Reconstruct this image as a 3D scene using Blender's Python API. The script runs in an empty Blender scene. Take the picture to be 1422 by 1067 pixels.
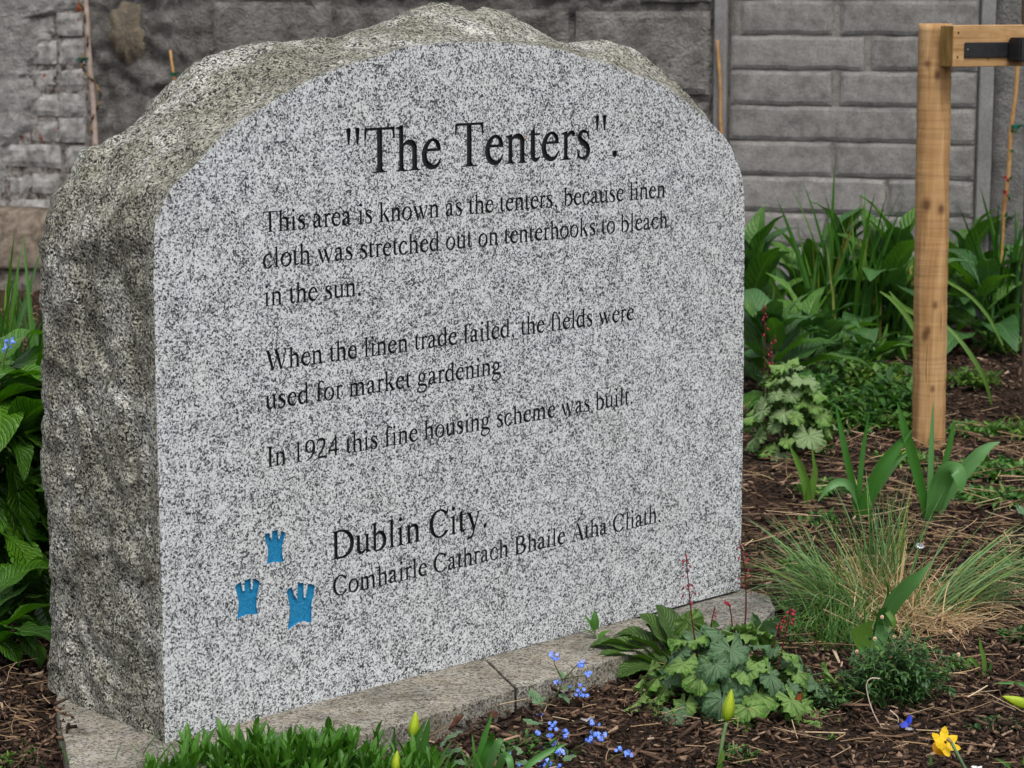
import bpy, bmesh, math, random
import numpy as np
from mathutils import Vector, Matrix, noise
from mathutils.geometry import delaunay_2d_cdt
random.seed(7)
rng = np.random.default_rng(7)
R = math.radians
scene = bpy.context.scene

# ---------------------------------------------------------------- camera
F = 3300.0; CX, CY, YH = 711.0, 533.5, -6.2      # measured focal length and horizon of the 1422x1067 photograph
PITCH = math.atan((CY - YH) / F)
CZ = 1.045                                        # camera height
PT = 0.045                                        # top of the granite slabs
cam_d = bpy.data.cameras.new('camera'); cam = bpy.data.objects.new('camera', cam_d)
scene.collection.objects.link(cam); scene.camera = cam
cam.location = (0, 0, CZ); cam.rotation_euler = (math.pi / 2 - PITCH, 0, 0)
cam_d.sensor_width = 36.0; cam_d.lens = 36.0 * F / 1422.0
cam_d.clip_start = 0.1; cam_d.clip_end = 500
cam_d.dof.use_dof = True; cam_d.dof.focus_distance = 3.55; cam_d.dof.aperture_fstop = 15.0

# ---------------------------------------------------------------- light
SUN_EL, SUN_AZ = R(60), R(166)                    # azimuth clockwise from +Y : over the right shoulder
w = bpy.data.worlds.new('World'); scene.world = w; w.use_nodes = True
nt = w.node_tree; bg = nt.nodes['Background']
sky = nt.nodes.new('ShaderNodeTexSky'); sky.sky_type = 'NISHITA'; sky.sun_disc = False
sky.sun_elevation = SUN_EL; sky.sun_rotation = SUN_AZ; sky.dust_density = 3.0; sky.air_density = 1.0; sky.ozone_density = 1.0
hs = nt.nodes.new('ShaderNodeHueSaturation'); hs.inputs['Saturation'].default_value = 0.35
nt.links.new(sky.outputs[0], hs.inputs['Color']); nt.links.new(hs.outputs[0], bg.inputs[0])
bg.inputs[1].default_value = 0.15
sd = bpy.data.lights.new('sun', 'SUN'); sun = bpy.data.objects.new('sun', sd); scene.collection.objects.link(sun)
sd.energy = 1.5; sd.angle = R(24); sd.color = (1.0, 0.96, 0.9)
dvec = Vector((math.sin(SUN_AZ) * math.cos(SUN_EL), math.cos(SUN_AZ) * math.cos(SUN_EL), math.sin(SUN_EL)))
sun.rotation_euler = dvec.to_track_quat('Z', 'Y').to_euler()
vs = scene.view_settings
vs.view_transform = 'Standard'; vs.look = 'None'; vs.gamma = 1; vs.use_curve_mapping = False; vs.exposure = 0.6
scene.render.engine = 'CYCLES'; scene.cycles.max_bounces = 6

# ---------------------------------------------------------------- helpers
def ray(px, py):
    x = (px - CX) / F; y = (CY - py) / F; c, s = math.cos(PITCH), math.sin(PITCH)
    return Vector((x, c + y * s, -s + y * c))
def G(px, py, z=0.0):                             # where the line of sight meets the ground (height z)
    r = ray(px, py); t = (z - CZ) / r.z; return Vector((0, 0, CZ)) + r * t
def at(px, py, Y):                                # point at distance Y in front of the camera
    r = ray(px, py); return Vector((0, 0, CZ)) + r * (Y / r.y)

def link(o, parent=None):
    scene.collection.objects.link(o)
    if parent is not None: o.parent = parent
    return o
def mk(name, verts, faces, mat=None, parent=None, smooth=False, uv=None, attr=None, me_only=False):
    me = bpy.data.meshes.new(name)
    if isinstance(verts, np.ndarray) and isinstance(faces, np.ndarray):
        n, k = faces.shape
        me.vertices.add(len(verts)); me.vertices.foreach_set('co', np.ascontiguousarray(verts, dtype=np.float32).ravel())
        me.loops.add(n * k); me.loops.foreach_set('vertex_index', np.ascontiguousarray(faces, dtype=np.int32).ravel())
        me.polygons.add(n); me.polygons.foreach_set('loop_start', np.arange(0, n * k, k, dtype=np.int32))
        me.update(calc_edges=True)
    else:
        me.from_pydata([tuple(v) for v in verts], [], [tuple(f) for f in faces]); me.update()
    if smooth: me.polygons.foreach_set('use_smooth', [True] * len(me.polygons))
    if uv is not None:
        l = me.uv_layers.new(name='UVMap'); vi = np.empty(len(me.loops), dtype=np.int32); me.loops.foreach_get('vertex_index', vi)
        l.data.foreach_set('uv', np.asarray(uv, dtype=np.float32)[vi].ravel())
    if attr is not None:
        for an, av in attr.items():
            a = me.attributes.new(an, 'FLOAT', 'POINT'); a.data.foreach_set('value', np.asarray(av, dtype=np.float32))
    if mat: me.materials.append(mat)
    if me_only: return me
    return link(bpy.data.objects.new(name, me), parent)
def tag(o, label, cat, group=None, kind=None):
    o['label'] = label; o['category'] = cat
    if group: o['group'] = group
    if kind: o['kind'] = kind
    return o
def thing(name, label, cat, loc=(0, 0, 0), group=None, rz=0):
    o = bpy.data.objects.new(name, None); o.empty_display_size = 0.05; link(o)
    o.location = loc; o.rotation_euler = (0, 0, rz); return tag(o, label, cat, group)
def inst(name, me, parent, mtx, label=None):
    o = bpy.data.objects.new(name, me); link(o, parent); o.matrix_local = mtx
    if label: o['label'] = label
    return o
def place(loc, rx=0, ry=0, rz=0, s=1.0):
    sc = s if isinstance(s, tuple) else (s, s, s)
    return Matrix.Translation(loc) @ Matrix.Rotation(rz, 4, 'Z') @ Matrix.Rotation(ry, 4, 'Y') @ Matrix.Rotation(rx, 4, 'X') @ Matrix.Diagonal((*sc, 1))

class MB:                                         # collects shapes into one mesh
    def __init__(s): s.v = []; s.f = []; s.uv = []; s.r = []
    def add(s, v, f, uv=None, r=None):
        b = len(s.v); s.v += [tuple(p) for p in v]; s.f += [tuple(i + b for i in q) for q in f]
        s.uv += (list(uv) if uv is not None else [(0, 0)] * len(v)); s.r += [random.random() if r is None else r] * len(v); return s
    def box(s, x0, x1, y0, y1, z0, z1):
        return s.add([(x0,y0,z0),(x1,y0,z0),(x1,y1,z0),(x0,y1,z0),(x0,y0,z1),(x1,y0,z1),(x1,y1,z1),(x0,y1,z1)],
                     [(0,3,2,1),(4,5,6,7),(0,1,5,4),(1,2,6,5),(2,3,7,6),(3,0,4,7)])
    def tube(s, pts, rad, n=6, r=None, cap=True):
        pts = [Vector(p) for p in pts]; rad = rad if hasattr(rad, '__len__') else [rad] * len(pts)
        V = []; Fc = []; UV = []
        up = Vector((0.13, 0.31, 0.9)).normalized()
        for i, p in enumerate(pts):
            t = (pts[min(i + 1, len(pts) - 1)] - pts[max(i - 1, 0)]).normalized()
            a = t.cross(up)
            if a.length < 0.1: a = t.cross(Vector((1, 0, 0)))
            a.normalize(); b = t.cross(a)
            for k in range(n):
                an = 2 * math.pi * k / n; V.append(p + (a * math.cos(an) + b * math.sin(an)) * rad[i]); UV.append((k / n, i / (len(pts) - 1)))
        for i in range(len(pts) - 1):
            for k in range(n): Fc.append((i*n+k, i*n+(k+1) % n, (i+1)*n+(k+1) % n, (i+1)*n+k))
        if cap: Fc.append(tuple(range(n))[::-1]); Fc.append(tuple((len(pts)-1)*n + k for k in range(n)))
        return s.add(V, Fc, UV, r)
    def build(s, name, mat, parent=None, smooth=False, me_only=False):
        return mk(name, s.v, s.f, mat, parent, smooth, uv=s.uv, attr={'rnd': s.r}, me_only=me_only)

def smoothpath(pts, k=6):                         # Catmull-Rom through tuples of any length
    P = [np.array(p, float) for p in pts]; out = []
    for i in range(len(P) - 1):
        p0 = P[i - 1] if i else 2 * P[0] - P[1]; p1, p2 = P[i], P[i + 1]; p3 = P[i + 2] if i + 2 < len(P) else 2 * P[-1] - P[-2]
        for j in range(k):
            t = j / k
            out.append(0.5 * ((2*p1) + (p2-p0)*t + (2*p0-5*p1+4*p2-p3)*t*t + (-p0+3*p1-3*p2+p3)*t**3))
    out.append(P[-1]); return out
def nz(x, y, z, s=1.0, o=0.0): return noise.noise(Vector((x * s + o, y * s + o * 0.7, z * s - o)))
def fbm(x, y, z, s, o=0, n=3):
    a = 0; amp = 1
    for i in range(n): a += amp * nz(x, y, z, s * 2 ** i, o + i * 5.1); amp *= 0.5
    return a

# ---------------------------------------------------------------- materials
class NT:
    def __init__(s, name):
        s.m = bpy.data.materials.new(name); s.m.use_nodes = True; s.t = s.m.node_tree; s.b = s.t.nodes['Principled BSDF']; s.out = s.t.nodes['Material Output']
        s.m.cycles.displacement_method = 'BUMP' if hasattr(s.m.cycles, 'displacement_method') else None
    def n(s, ty, **kw):
        nd = s.t.nodes.new('ShaderNode' + ty)
        for k, v in kw.items():
            if k.startswith('_'): setattr(nd, k[1:], v)
            else:
                key = int(k[1:]) if k[0] == 'i' and k[1:].isdigit() else k
                s.set(nd.inputs[key], v)
        return nd
    def set(s, inp, v):
        if isinstance(v, bpy.types.NodeSocket): s.t.links.new(v, inp)
        elif isinstance(v, bpy.types.Node): s.t.links.new(v.outputs[0], inp)
        else:
            if isinstance(v, tuple) and len(v) == 3 and len(inp.default_value) == 4: v = (*v, 1)
            inp.default_value = v
    def co(s, kind='Object', scale=None):
        c = s.n('TexCoord').outputs[kind]
        if scale: c = s.n('Mapping', i0=c, Scale=scale).outputs[0]
        return c
    def noise(s, vec, scale, detail=4, rough=0.55, dist=0.0): return s.n('TexNoise', Vector=vec, Scale=scale, Detail=detail, Roughness=rough, Distortion=dist)
    def ramp(s, fac, stops, interp='LINEAR'):
        r = s.n('ValToRGB', Fac=fac); cr = r.color_ramp; cr.interpolation = interp
        while len(cr.elements) < len(stops): cr.elements.new(0.5)
        for e, (p, c) in zip(cr.elements, stops):
            e.position = p; e.color = (*c, 1) if isinstance(c, tuple) else (c, c, c, 1)
        return r.outputs[0]
    def mix(s, f, a, b, mode='MIX'):
        m = s.n('Mix', _data_type='RGBA', _blend_type=mode); s.set(m.inputs[0], f); s.set(m.inputs[6], a); s.set(m.inputs[7], b); return m.outputs[2]
    def math(s, op, a, b=0.0, c=0.0):
        m = s.n('Math', _operation=op); s.set(m.inputs[0], a); s.set(m.inputs[1], b); s.set(m.inputs[2], c); return m.outputs[0]
    def bump(s, h, strength=0.5, dist=0.01, normal=None):
        b = s.n('Bump', Height=h, Strength=strength, Distance=dist)
        if normal: s.set(b.inputs['Normal'], normal)
        return b.outputs[0]
    def done(s, col, rough=0.8, normal=None, spec=0.3):
        s.set(s.b.inputs['Base Color'], col); s.set(s.b.inputs['Roughness'], rough); s.b.inputs['Specular IOR Level'].default_value = spec
        if normal: s.set(s.b.inputs['Normal'], normal)
        return s.m
    def translucent(s, col, amt=0.3, normal=None):
        tr = s.n('BsdfTranslucent', Color=col); mx = s.n('MixShader', Fac=amt, i1=s.b.outputs[0], i2=tr.outputs[0]); s.t.links.new(mx.outputs[0], s.out.inputs[0])
        if normal: s.set(tr.inputs['Normal'], normal)

def granite_colour(k, c, light=0.585, dark=0.032, cover=0.008, scale=430.0):
    """speckle of pale feldspar, grey quartz and black mica grains"""
    dn = k.noise(c, 240, 2); off = k.n('VectorMath', _operation='SCALE', i0=dn.outputs['Color']); off.inputs['Scale'].default_value = 0.0042
    cc = k.n('VectorMath', _operation='ADD', i0=c, i1=off.outputs[0]).outputs[0]
    v1 = k.n('TexVoronoi', Vector=cc, Scale=scale); v2 = k.n('TexVoronoi', Vector=cc, Scale=scale * 1.9)
    s1 = k.n('SeparateColor', i0=v1.outputs['Color']).outputs[0]; s2 = k.n('SeparateColor', i0=v2.outputs['Color']).outputs[1]
    big = k.noise(c, 34, 3, 0.65).outputs[0]
    a = k.math('MULTIPLY_ADD', big, 0.55, k.math('ADD', s1, -0.285 + cover))
    col1 = k.ramp(a, [(0.0, (dark, dark, dark * 1.1)), (0.14, (dark * 1.5, dark * 1.5, dark * 1.7)), (0.22, (0.17, 0.175, 0.19)), (0.36, (light * .50, light * .51, light * .525)), (0.52, (light * .88, light * .912, light * .925)), (1.0, (light * 1.06, light * 1.10, light * 1.115))])
    b = k.math('MULTIPLY_ADD', big, 0.45, k.math('ADD', s2, -0.225 + cover))
    m = k.ramp(b, [(0.10, 1.0), (0.2, 0.0)])
    return k.mix(k.math('MULTIPLY', m, 0.8), col1, (dark * 1.3, dark * 1.3, dark * 1.45)), s1, cc

def m_face():
    k = NT('polished_granite'); c = k.co()
    col, s1, cc = granite_colour(k, c)
    st = k.ramp(k.noise(c, 5, 5, 0.7).outputs[0], [(0.4, 0.0), (0.75, 0.28)])
    col = k.mix(st, col, k.mix(1.0, col, (0.93, 0.88, 0.78), 'MULTIPLY'))
    rust = k.ramp(k.noise(c, 22, 3, 0.7).outputs[0], [(0.745, 0.0), (0.79, 0.6)])
    col = k.mix(rust, col, (0.42, 0.27, 0.12))
    return k.done(col, 0.55, k.bump(s1, 0.25, 0.0006), 0.3)
def m_rough():
    k = NT('weathered_granite'); c = k.co()
    col, s1, cc = granite_colour(k, c, light=0.64, cover=0.0, scale=360)
    tone = k.ramp(k.noise(c, 9, 6, 0.7).outputs[0], [(0.34, (0.36, 0.325, 0.225)), (0.50, (0.64, 0.595, 0.46)), (0.64, (1.0, 0.95, 0.84))])
    col = k.mix(0.9, col, k.mix(1.0, col, tone, 'MULTIPLY'))
    olive = k.ramp(k.noise(c, 42, 5, 0.7).outputs[0], [(0.50, 0.0), (0.66, 0.5)])
    col = k.mix(olive, col, (0.085, 0.078, 0.045))
    lich = k.ramp(k.noise(c, 26, 4, 0.65).outputs[0], [(0.655, 0.0), (0.69, 0.8)])
    col = k.mix(lich, col, (0.035, 0.036, 0.034))
    h = k.math('ADD', k.noise(c, 130, 4, 0.75).outputs[0], k.math('MULTIPLY', k.n('TexVoronoi', Vector=cc, Scale=190.0).outputs[0], 0.7))
    h2 = k.noise(c, 45, 5, 0.65).outputs[0]
    return k.done(col, 0.85, k.bump(h, 1.0, 0.006, k.bump(h2, 0.8, 0.010)), 0.2)
def m_slab(name, tint, cover):
    k = NT(name); c = k.co()
    col, s1, cc = granite_colour(k, c, light=0.60, cover=cover, scale=330)
    t = k.ramp(k.noise(c, 13, 6, 0.7).outputs[0], [(0.34, tuple(x * 0.42 for x in tint)), (0.52, tuple(x * 0.8 for x in tint)), (0.68, tint)])
    col = k.mix(1.0, col, t, 'MULTIPLY'); film = k.noise(c, 24, 5, 0.7).outputs[0]
    col = k.mix(k.ramp(film, [(0.4, 0.15), (0.65, 0.6)]), col, k.mix(1.0, t, (0.33, 0.29, 0.22), 'MULTIPLY'))
    return k.done(col, 0.85, k.bump(k.math('ADD', k.noise(c, 160, 4, 0.75).outputs[0], k.math('MULTIPLY', k.noise(c, 30, 4).outputs[0], 1.5)), 0.9, 0.005), 0.2)
def m_simple(name, c1, c2, scale=40, rough=0.8, bump=0.3, bd=0.003, spec=0.3, detail=5, stops=(0.35, 0.65), stretch=None):
    k = NT(name); c = k.co(scale=stretch) if stretch else k.co()
    n = k.noise(c, scale, detail, 0.6).outputs[0]
    return k.done(k.ramp(n, [(stops[0], c1), (stops[1], c2)]), rough, k.bump(n, bump, bd) if bump else None, spec)
def m_leaf(name, dark, light, vein, rough=0.42, nveins=9.0, quilt=0.35, trans=0.25, edge=None, veinw=0.5, spec=0.45):
    """blade material: UV u runs across (0.5 = midrib), v along"""
    k = NT(name); uv = k.n('SeparateXYZ', i0=k.n('TexCoord').outputs['UV']); u = uv.outputs[0]; v = uv.outputs[1]
    rnd = k.n('ObjectInfo').outputs['Random']
    au = k.math('ABSOLUTE', k.math('SUBTRACT', u, 0.5))
    mid = k.ramp(au, [(0.0, 1.0), (0.05, 0.0)])
    ph = k.math('MULTIPLY', k.math('SUBTRACT', v, k.math('MULTIPLY', au, 0.45)), nveins * 6.283)
    wv = k.math('MULTIPLY_ADD', k.math('SINE', ph), 0.5, 0.5)
    side = k.ramp(wv, [(0.0, 1.0), (0.16, 0.0)])
    c = k.co('Object'); n = k.noise(c, 7, 5, 0.65).outputs[0]
    base = k.mix(k.ramp(k.math('ADD', k.math('MULTIPLY', n, 0.7), k.math('MULTIPLY', rnd, 0.4)), [(0.25, 0.0), (0.8, 1.0)]), dark, light)
    col = k.mix(k.math('MULTIPLY', k.math('MAXIMUM', mid, k.math('MULTIPLY', side, veinw)), 0.7), base, vein)
    if edge: col = k.mix(k.ramp(au, [(0.42, 0.0), (0.5, 0.6)]), col, edge)
    hgt = k.math('MULTIPLY', k.math('SUBTRACT', 1.0, k.math('MAXIMUM', mid, k.ramp(wv, [(0.0, 1.0), (0.5, 0.0)]))), 1.0)
    hgt = k.math('ADD', hgt, k.math('MULTIPLY', k.noise(c, 30, 3).outputs[0], 0.5))
    k.done(col, rough, k.bump(hgt, quilt, 0.006), spec)
    if trans: k.translucent(k.mix(1.0, col, (1.5, 1.7, 0.6), 'MULTIPLY'), trans)
    return k.m
def m_blade(name, stops, rough=0.5, trans=0.2, streak=True, spec=0.35):
    """narrow blades: colour from a per-blade random attribute; fine lengthwise streaks"""
    k = NT(name); a = k.n('Attribute', _attribute_name='rnd').outputs['Fac']
    uv = k.n('TexCoord').outputs['UV']; mp = k.n('Mapping', i0=uv, Scale=(14, 1.5, 1)).outputs[0]
    n = k.noise(mp, 3, 2).outputs[0]
    col = k.ramp(a, stops)
    col = k.mix(0.6, col, k.mix(1.0, col, k.ramp(n, [(0.3, 0.6), (0.7, 1.3)]), 'MULTIPLY'))
    k.done(col, rough, k.bump(n, 0.25, 0.001), spec)
    if trans: k.translucent(k.mix(1.0, col, (1.4, 1.6, 0.6), 'MULTIPLY'), trans)
    return k.m
# ================================================================ lettering (Roman capitals and lower case, drawn as strokes on a 1000-unit em)
def S(pts, k=5): return ('s', pts, k)
def P(pts): return ('p', pts)
def stem(x0, x1, y0, y1): return P([(x0, y0), (x1, y0), (x1, y1), (x0, y1)])
def foot(a, b, x0, x1, y=0, up=1):                 # bracketed serif under (up=1) or over (up=-1) the stem a..b
    return P([(x0, y), (x1, y), (x1, y + 17 * up), (b + 24, y + 24 * up), (b, y + 58 * up), (a, y + 58 * up), (a - 24, y + 24 * up), (x0, y + 17 * up)])
def flag(a, b, y, dx=66): return P([(a - dx, y - 52), (a - dx, y - 38), (b - 6, y), (b, y), (b, y - 90), (a, y - 90), (a, y - 64)])
def disc(x, y, r, n=14): return P([(x + r * math.cos(2 * math.pi * i / n), y + r * math.sin(2 * math.pi * i / n)) for i in range(n)])
def ring(cx, cy, rx, ry, ts, tt, a0=0, a1=360, n=26, tilt=0):
    out = []
    for i in range(n + 1):
        a = math.radians(a0 + (a1 - a0) * i / n); b = a + math.radians(tilt)
        o = (cx + rx * math.cos(a), cy + ry * math.sin(a))
        wd = tt + (ts - tt) * abs(math.cos(b)) ** 1.3
        nx, ny = math.cos(a) / rx, math.sin(a) / ry; l = math.hypot(nx, ny)
        out.append((o[0] - nx / l * wd / 2, o[1] - ny / l * wd / 2, wd))
    return ('s', out, 1)
GL = {
 ' ': (250, []), '.': (250, [disc(125, 45, 57)]), ',': (250, [disc(122, 45, 55), S([(150, 45, 52), (166, -10, 44), (140, -80, 26), (78, -128, 12)])]),
 '"': (408, [P([(77, 640), (84, 672), (124, 676), (156, 672), (163, 640), (136, 431), (104, 431)]), P([(245, 640), (252, 672), (292, 676), (324, 672), (331, 640), (304, 431), (272, 431)])]),
 'T': (611, [stem(254, 357, 0, 662), foot(254, 357, 160, 452), P([(30, 624), (581, 624), (581, 662), (30, 662)]),
     S([(38, 662, 30), (34, 600, 34), (22, 492, 18)]), S([(573, 662, 30), (577, 600, 34), (589, 492, 18)]), P([(40, 650), (40, 600), (90, 630), (140, 634)]), P([(571, 650), (471, 634), (521, 630), (571, 600)])]),
 'I': (333, [stem(114, 219, 0, 662), foot(114, 219, 18, 315), foot(114, 219, 18, 315, 662, -1)]),
 'D': (722, [stem(104, 206, 0, 662), foot(104, 200, 16, 230), foot(104, 200, 16, 230, 662, -1), S([(190, 643, 38), (320, 643, 40), (450, 610, 62), (565, 520, 92), (632, 400, 106), (634, 265, 106), (575, 130, 92), (455, 46, 62), (330, 20, 40), (190, 20, 40)])]),
 'C': (667, [ring(362, 331, 334, 345, 108, 34, 42, 320, 30, 0), S([(598, 560, 40), (612, 600, 34), (612, 676, 16)]), P([(590, 450), (606, 450), (618, 676), (602, 676), (570, 590)]), S([(606, 118, 40), (633, 146, 18)])]),
 'B': (667, [stem(106, 206, 0, 662), foot(106, 200, 17, 220), foot(106, 200, 17, 220, 662, -1), S([(190, 644, 36), (330, 642, 42), (440, 600, 80), (478, 505, 98), (430, 400, 80), (320, 358, 36), (190, 356, 34)]),
     S([(300, 352, 32), (430, 330, 60), (520, 260, 96), (538, 180, 106), (490, 80, 86), (370, 28, 48), (190, 20, 40)])]),
 'A': (722, [S([(352, 674, 30), (470, 380, 96), (588, 60, 104)], 3), S([(354, 660, 26), (250, 400, 34), (112, 30, 34)], 3), P([(200, 216), (510, 216), (510, 256), (210, 256)]), foot(560, 600, 450, 706), foot(95, 130, 15, 213), S([(562, 110, 100), (606, 14, 96)], 2)]),
 'W': (944, [S([(110, 640, 98), (190, 400, 98), (296, 60, 84), (318, -6, 20)], 3), S([(318, -6, 16), (390, 200, 34), (500, 500, 34)], 3), S([(440, 650, 98), (540, 380, 98), (634, 60, 80), (654, -6, 20)], 3), S([(654, -6, 16), (740, 240, 36), (848, 640, 32)], 3), foot(80, 130, 5, 250, 662, -1), foot(410, 460, 340, 580, 662, -1), foot(835, 860, 738, 932, 662, -1)]),
 'o': (500, [ring(250, 225, 221, 236, 88, 32, 0, 360, 30, 18)]),
 'n': (500, [stem(80, 164, 0, 400), flag(80, 164, 460), foot(80, 164, 16, 234), S([(150, 372, 24), (205, 410, 46), (272, 422, 70), (340, 402, 82), (378, 350, 86), (382, 280, 84), (382, 20, 84)]), foot(340, 424, 274, 485)]),
 'h': (500, [stem(76, 160, 0, 640), flag(76, 160, 683), foot(76, 160, 9, 232), S([(146, 372, 24), (205, 410, 46), (272, 422, 70), (340, 402, 82), (378, 350, 86), (382, 280, 84), (382, 20, 84)]), foot(340, 424, 276, 487)]),
 'm': (778, [stem(82, 166, 0, 400), flag(82, 166, 460), foot(82, 166, 16, 236), S([(152, 372, 24), (205, 410, 46), (268, 422, 66), (326, 402, 80), (352, 350, 84), (354, 280, 84), (354, 20, 84)]), foot(312, 396, 248, 462),
     S([(384, 365, 24), (450, 410, 46), (522, 422, 66), (590, 402, 80), (622, 350, 84), (626, 280, 84), (626, 20, 84)]), foot(584, 668, 522, 775)]),
 'i': (278, [stem(96, 180, 0, 400), flag(96, 180, 460), foot(96, 180, 16, 253), disc(137, 628, 56)]),
 'l': (278, [stem(97, 181, 0, 640), flag(97, 181, 683), foot(97, 181, 19, 257)]),
 'r': (333, [stem(82, 166, 0, 400), flag(82, 166, 460), foot(82, 166, 5, 245), S([(152, 350, 26), (196, 405, 50), (250, 430, 56), (300, 408, 60)]), disc(298, 402, 40)]),
 'u': (500, [S([(112, 440, 84), (112, 280, 84), (112, 130, 86), (132, 62, 78), (190, 34, 64), (262, 42, 48), (345, 92, 26)]), P([(9, 450), (9, 433), (60, 420), (70, 385), (154, 385), (154, 450)]), stem(338, 422, 20, 450), P([(259, 450), (259, 433), (318, 420), (338, 385), (422, 385), (422, 450)]), P([(338, 60), (338, -8), (352, -9), (479, 36), (479, 50), (422, 56), (422, 90)])]),
 'w': (722, [S([(92, 440, 84), (160, 260, 84), (240, 40, 70), (252, -8, 18)], 3), S([(252, -8, 14), (310, 130, 30), (380, 300, 30)], 3), S([(330, 440, 84), (400, 260, 84), (480, 40, 70), (492, -8, 18)], 3), S([(492, -8, 14), (550, 140, 30), (642, 430, 28)], 3), P([(21, 450), (21, 433), (60, 410), (140, 410), (200, 433), (200, 450)]), P([(270, 450), (270, 433), (300, 410), (380, 410), (440, 433), (440, 450)]), P([(560, 450), (560, 433), (620, 415), (660, 415), (694, 433), (694, 450)])]),
 'y': (500, [S([(92, 440, 84), (180, 240, 84), (268, 20, 64)], 3), S([(412, 436, 28), (350, 260, 32), (270, 30, 38), (215, -110, 50), (160, -165, 54), (100, -172, 46)]), disc(80, -172, 42), P([(14, 450), (14, 433), (50, 410), (150, 410), (208, 433), (208, 450)]), P([(338, 450), (338, 433), (390, 415), (425, 415), (475, 433), (475, 450)])]),
 'k': (500, [stem(78, 162, 0, 640), flag(78, 162, 683), foot(78, 162, 7, 232), S([(150, 206, 26), (250, 310, 36), (352, 412, 32)], 3), S([(222, 300, 64), (320, 160, 88), (420, 20, 84)], 3), P([(275, 450), (275, 433), (330, 418), (380, 418), (460, 433), (460, 450)]), foot(385, 440, 290, 505)]),
 't': (278, [S([(112, 500, 84), (112, 300, 84), (112, 130, 84), (126, 62, 74), (168, 36, 56), (216, 44, 36), (270, 78, 18)]), P([(13, 434), (13, 418), (279, 418), (279, 450), (100, 450)]), P([(70, 430), (154, 430), (154, 579), (142, 579), (110, 510), (70, 470)])]),
 'f': (333, [S([(145, 20, 84), (145, 300, 84), (145, 500, 84), (158, 590, 74), (205, 650, 52), (262, 664, 38), (310, 650, 38)]), disc(340, 625, 40), P([(21, 418), (309, 418), (309, 450), (21, 450)]), foot(103, 187, 20, 280)]),
 'c': (444, [ring(242, 225, 217, 236, 88, 34, 48, 318, 24, 14), disc(362, 352, 42), S([(384, 88, 30), (412, 140, 14)])]),
 'e': (444, [P([(92, 268), (405, 268), (405, 310), (92, 310)]), S([(372, 274, 66), (362, 350, 70), (318, 412, 54), (252, 440, 36), (180, 412, 54), (112, 340, 78), (76, 230, 90), (100, 120, 90), (164, 56, 80), (250, 32, 62), (340, 58, 42), (414, 156, 14)])]),
 'a': (444, [S([(76, 366, 50), (108, 412, 48), (180, 436, 46), (254, 412, 66), (286, 350, 80), (288, 270, 82), (288, 120, 82), (300, 56, 68), (350, 36, 44), (400, 44, 24), (442, 74, 16)]), disc(84, 350, 40), S([(282, 278, 28), (210, 244, 38), (120, 196, 60), (82, 130, 80), (92, 66, 84), (140, 34, 60), (200, 40, 38), (286, 96, 24)])]),
 'b': (500, [stem(73, 155, 30, 640), flag(73, 155, 683, 70), S([(146, 364, 26), (200, 412, 48), (270, 424, 68), (360, 370, 86), (412, 280, 92), (420, 200, 92), (380, 90, 84), (310, 30, 60), (230, 4, 32), (150, 10, 30), (84, 34, 20)])]),
 'd': (500, [stem(340, 424, 30, 640), flag(340, 424, 683), P([(340, 60), (340, -8), (352, -9), (491, 36), (491, 50), (424, 56), (424, 90)]), S([(346, 360, 22), (300, 420, 38), (230, 436, 44), (140, 390, 72), (80, 290, 90), (74, 180, 92), (120, 80, 86), (190, 36, 68), (260, 36, 44), (346, 92, 24)])]),
 's': (389, [S([(312, 318, 14), (292, 392, 24), (240, 432, 36), (170, 434, 50), (112, 390, 66), (104, 330, 76), (160, 276, 88), (246, 222, 92), (300, 150, 84), (294, 70, 70), (240, 24, 48), (170, 10, 36), (100, 40, 26), (60, 152, 14)]), P([(298, 448), (318, 448), (322, 310), (306, 310), (280, 400)]), P([(50, 150), (64, 152), (96, 56), (70, 0), (52, 4)])]),
 'g': (500, [ring(232, 302, 162, 158, 82, 30, 0, 360, 24, 0), P([(330, 392), (470, 392), (470, 430), (300, 430), (300, 412)]), S([(150, 180, 30), (92, 130, 46), (76, 90, 66), (120, 60, 76), (230, 44, 78), (350, 34, 74), (428, -14, 60), (434, -80, 54), (380, -154, 46), (250, -198, 38), (120, -190, 48), (52, -140, 58), (64, -80, 48), (150, 14, 28)])]),
 '1': (500, [stem(206, 292, 0, 600), foot(206, 292, 118, 394), P([(111, 606), (111, 590), (206, 600), (206, 560), (292, 560), (292, 676), (278, 676)])]),
 '9': (500, [ring(240, 460, 210, 216, 88, 32, 0, 360, 28, 8), S([(408, 420, 88), (396, 300, 84), (330, 160, 66), (220, 50, 46), (62, -8, 16)])]),
 '2': (500, [S([(40, 500, 18), (80, 590, 46), (150, 634, 70), (240, 636, 80), (330, 590, 90), (352, 490, 90), (316, 380, 78), (220, 240, 56), (80, 62, 40)]), P([(30, 0), (420, 0), (475, 137), (460, 142), (400, 78), (100, 76), (30, 12)])]),
 '4': (500, [stem(292, 376, 0, 676), P([(12, 167), (472, 167), (472, 231), (12, 231)]), S([(40, 216, 34), (180, 430, 36), (330, 650, 36)], 2)]),
}
GL['Á'] = (722, GL['A'][1] + [P([(298, 708), (356, 704), (505, 812), (482, 862), (415, 858)])])

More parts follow.
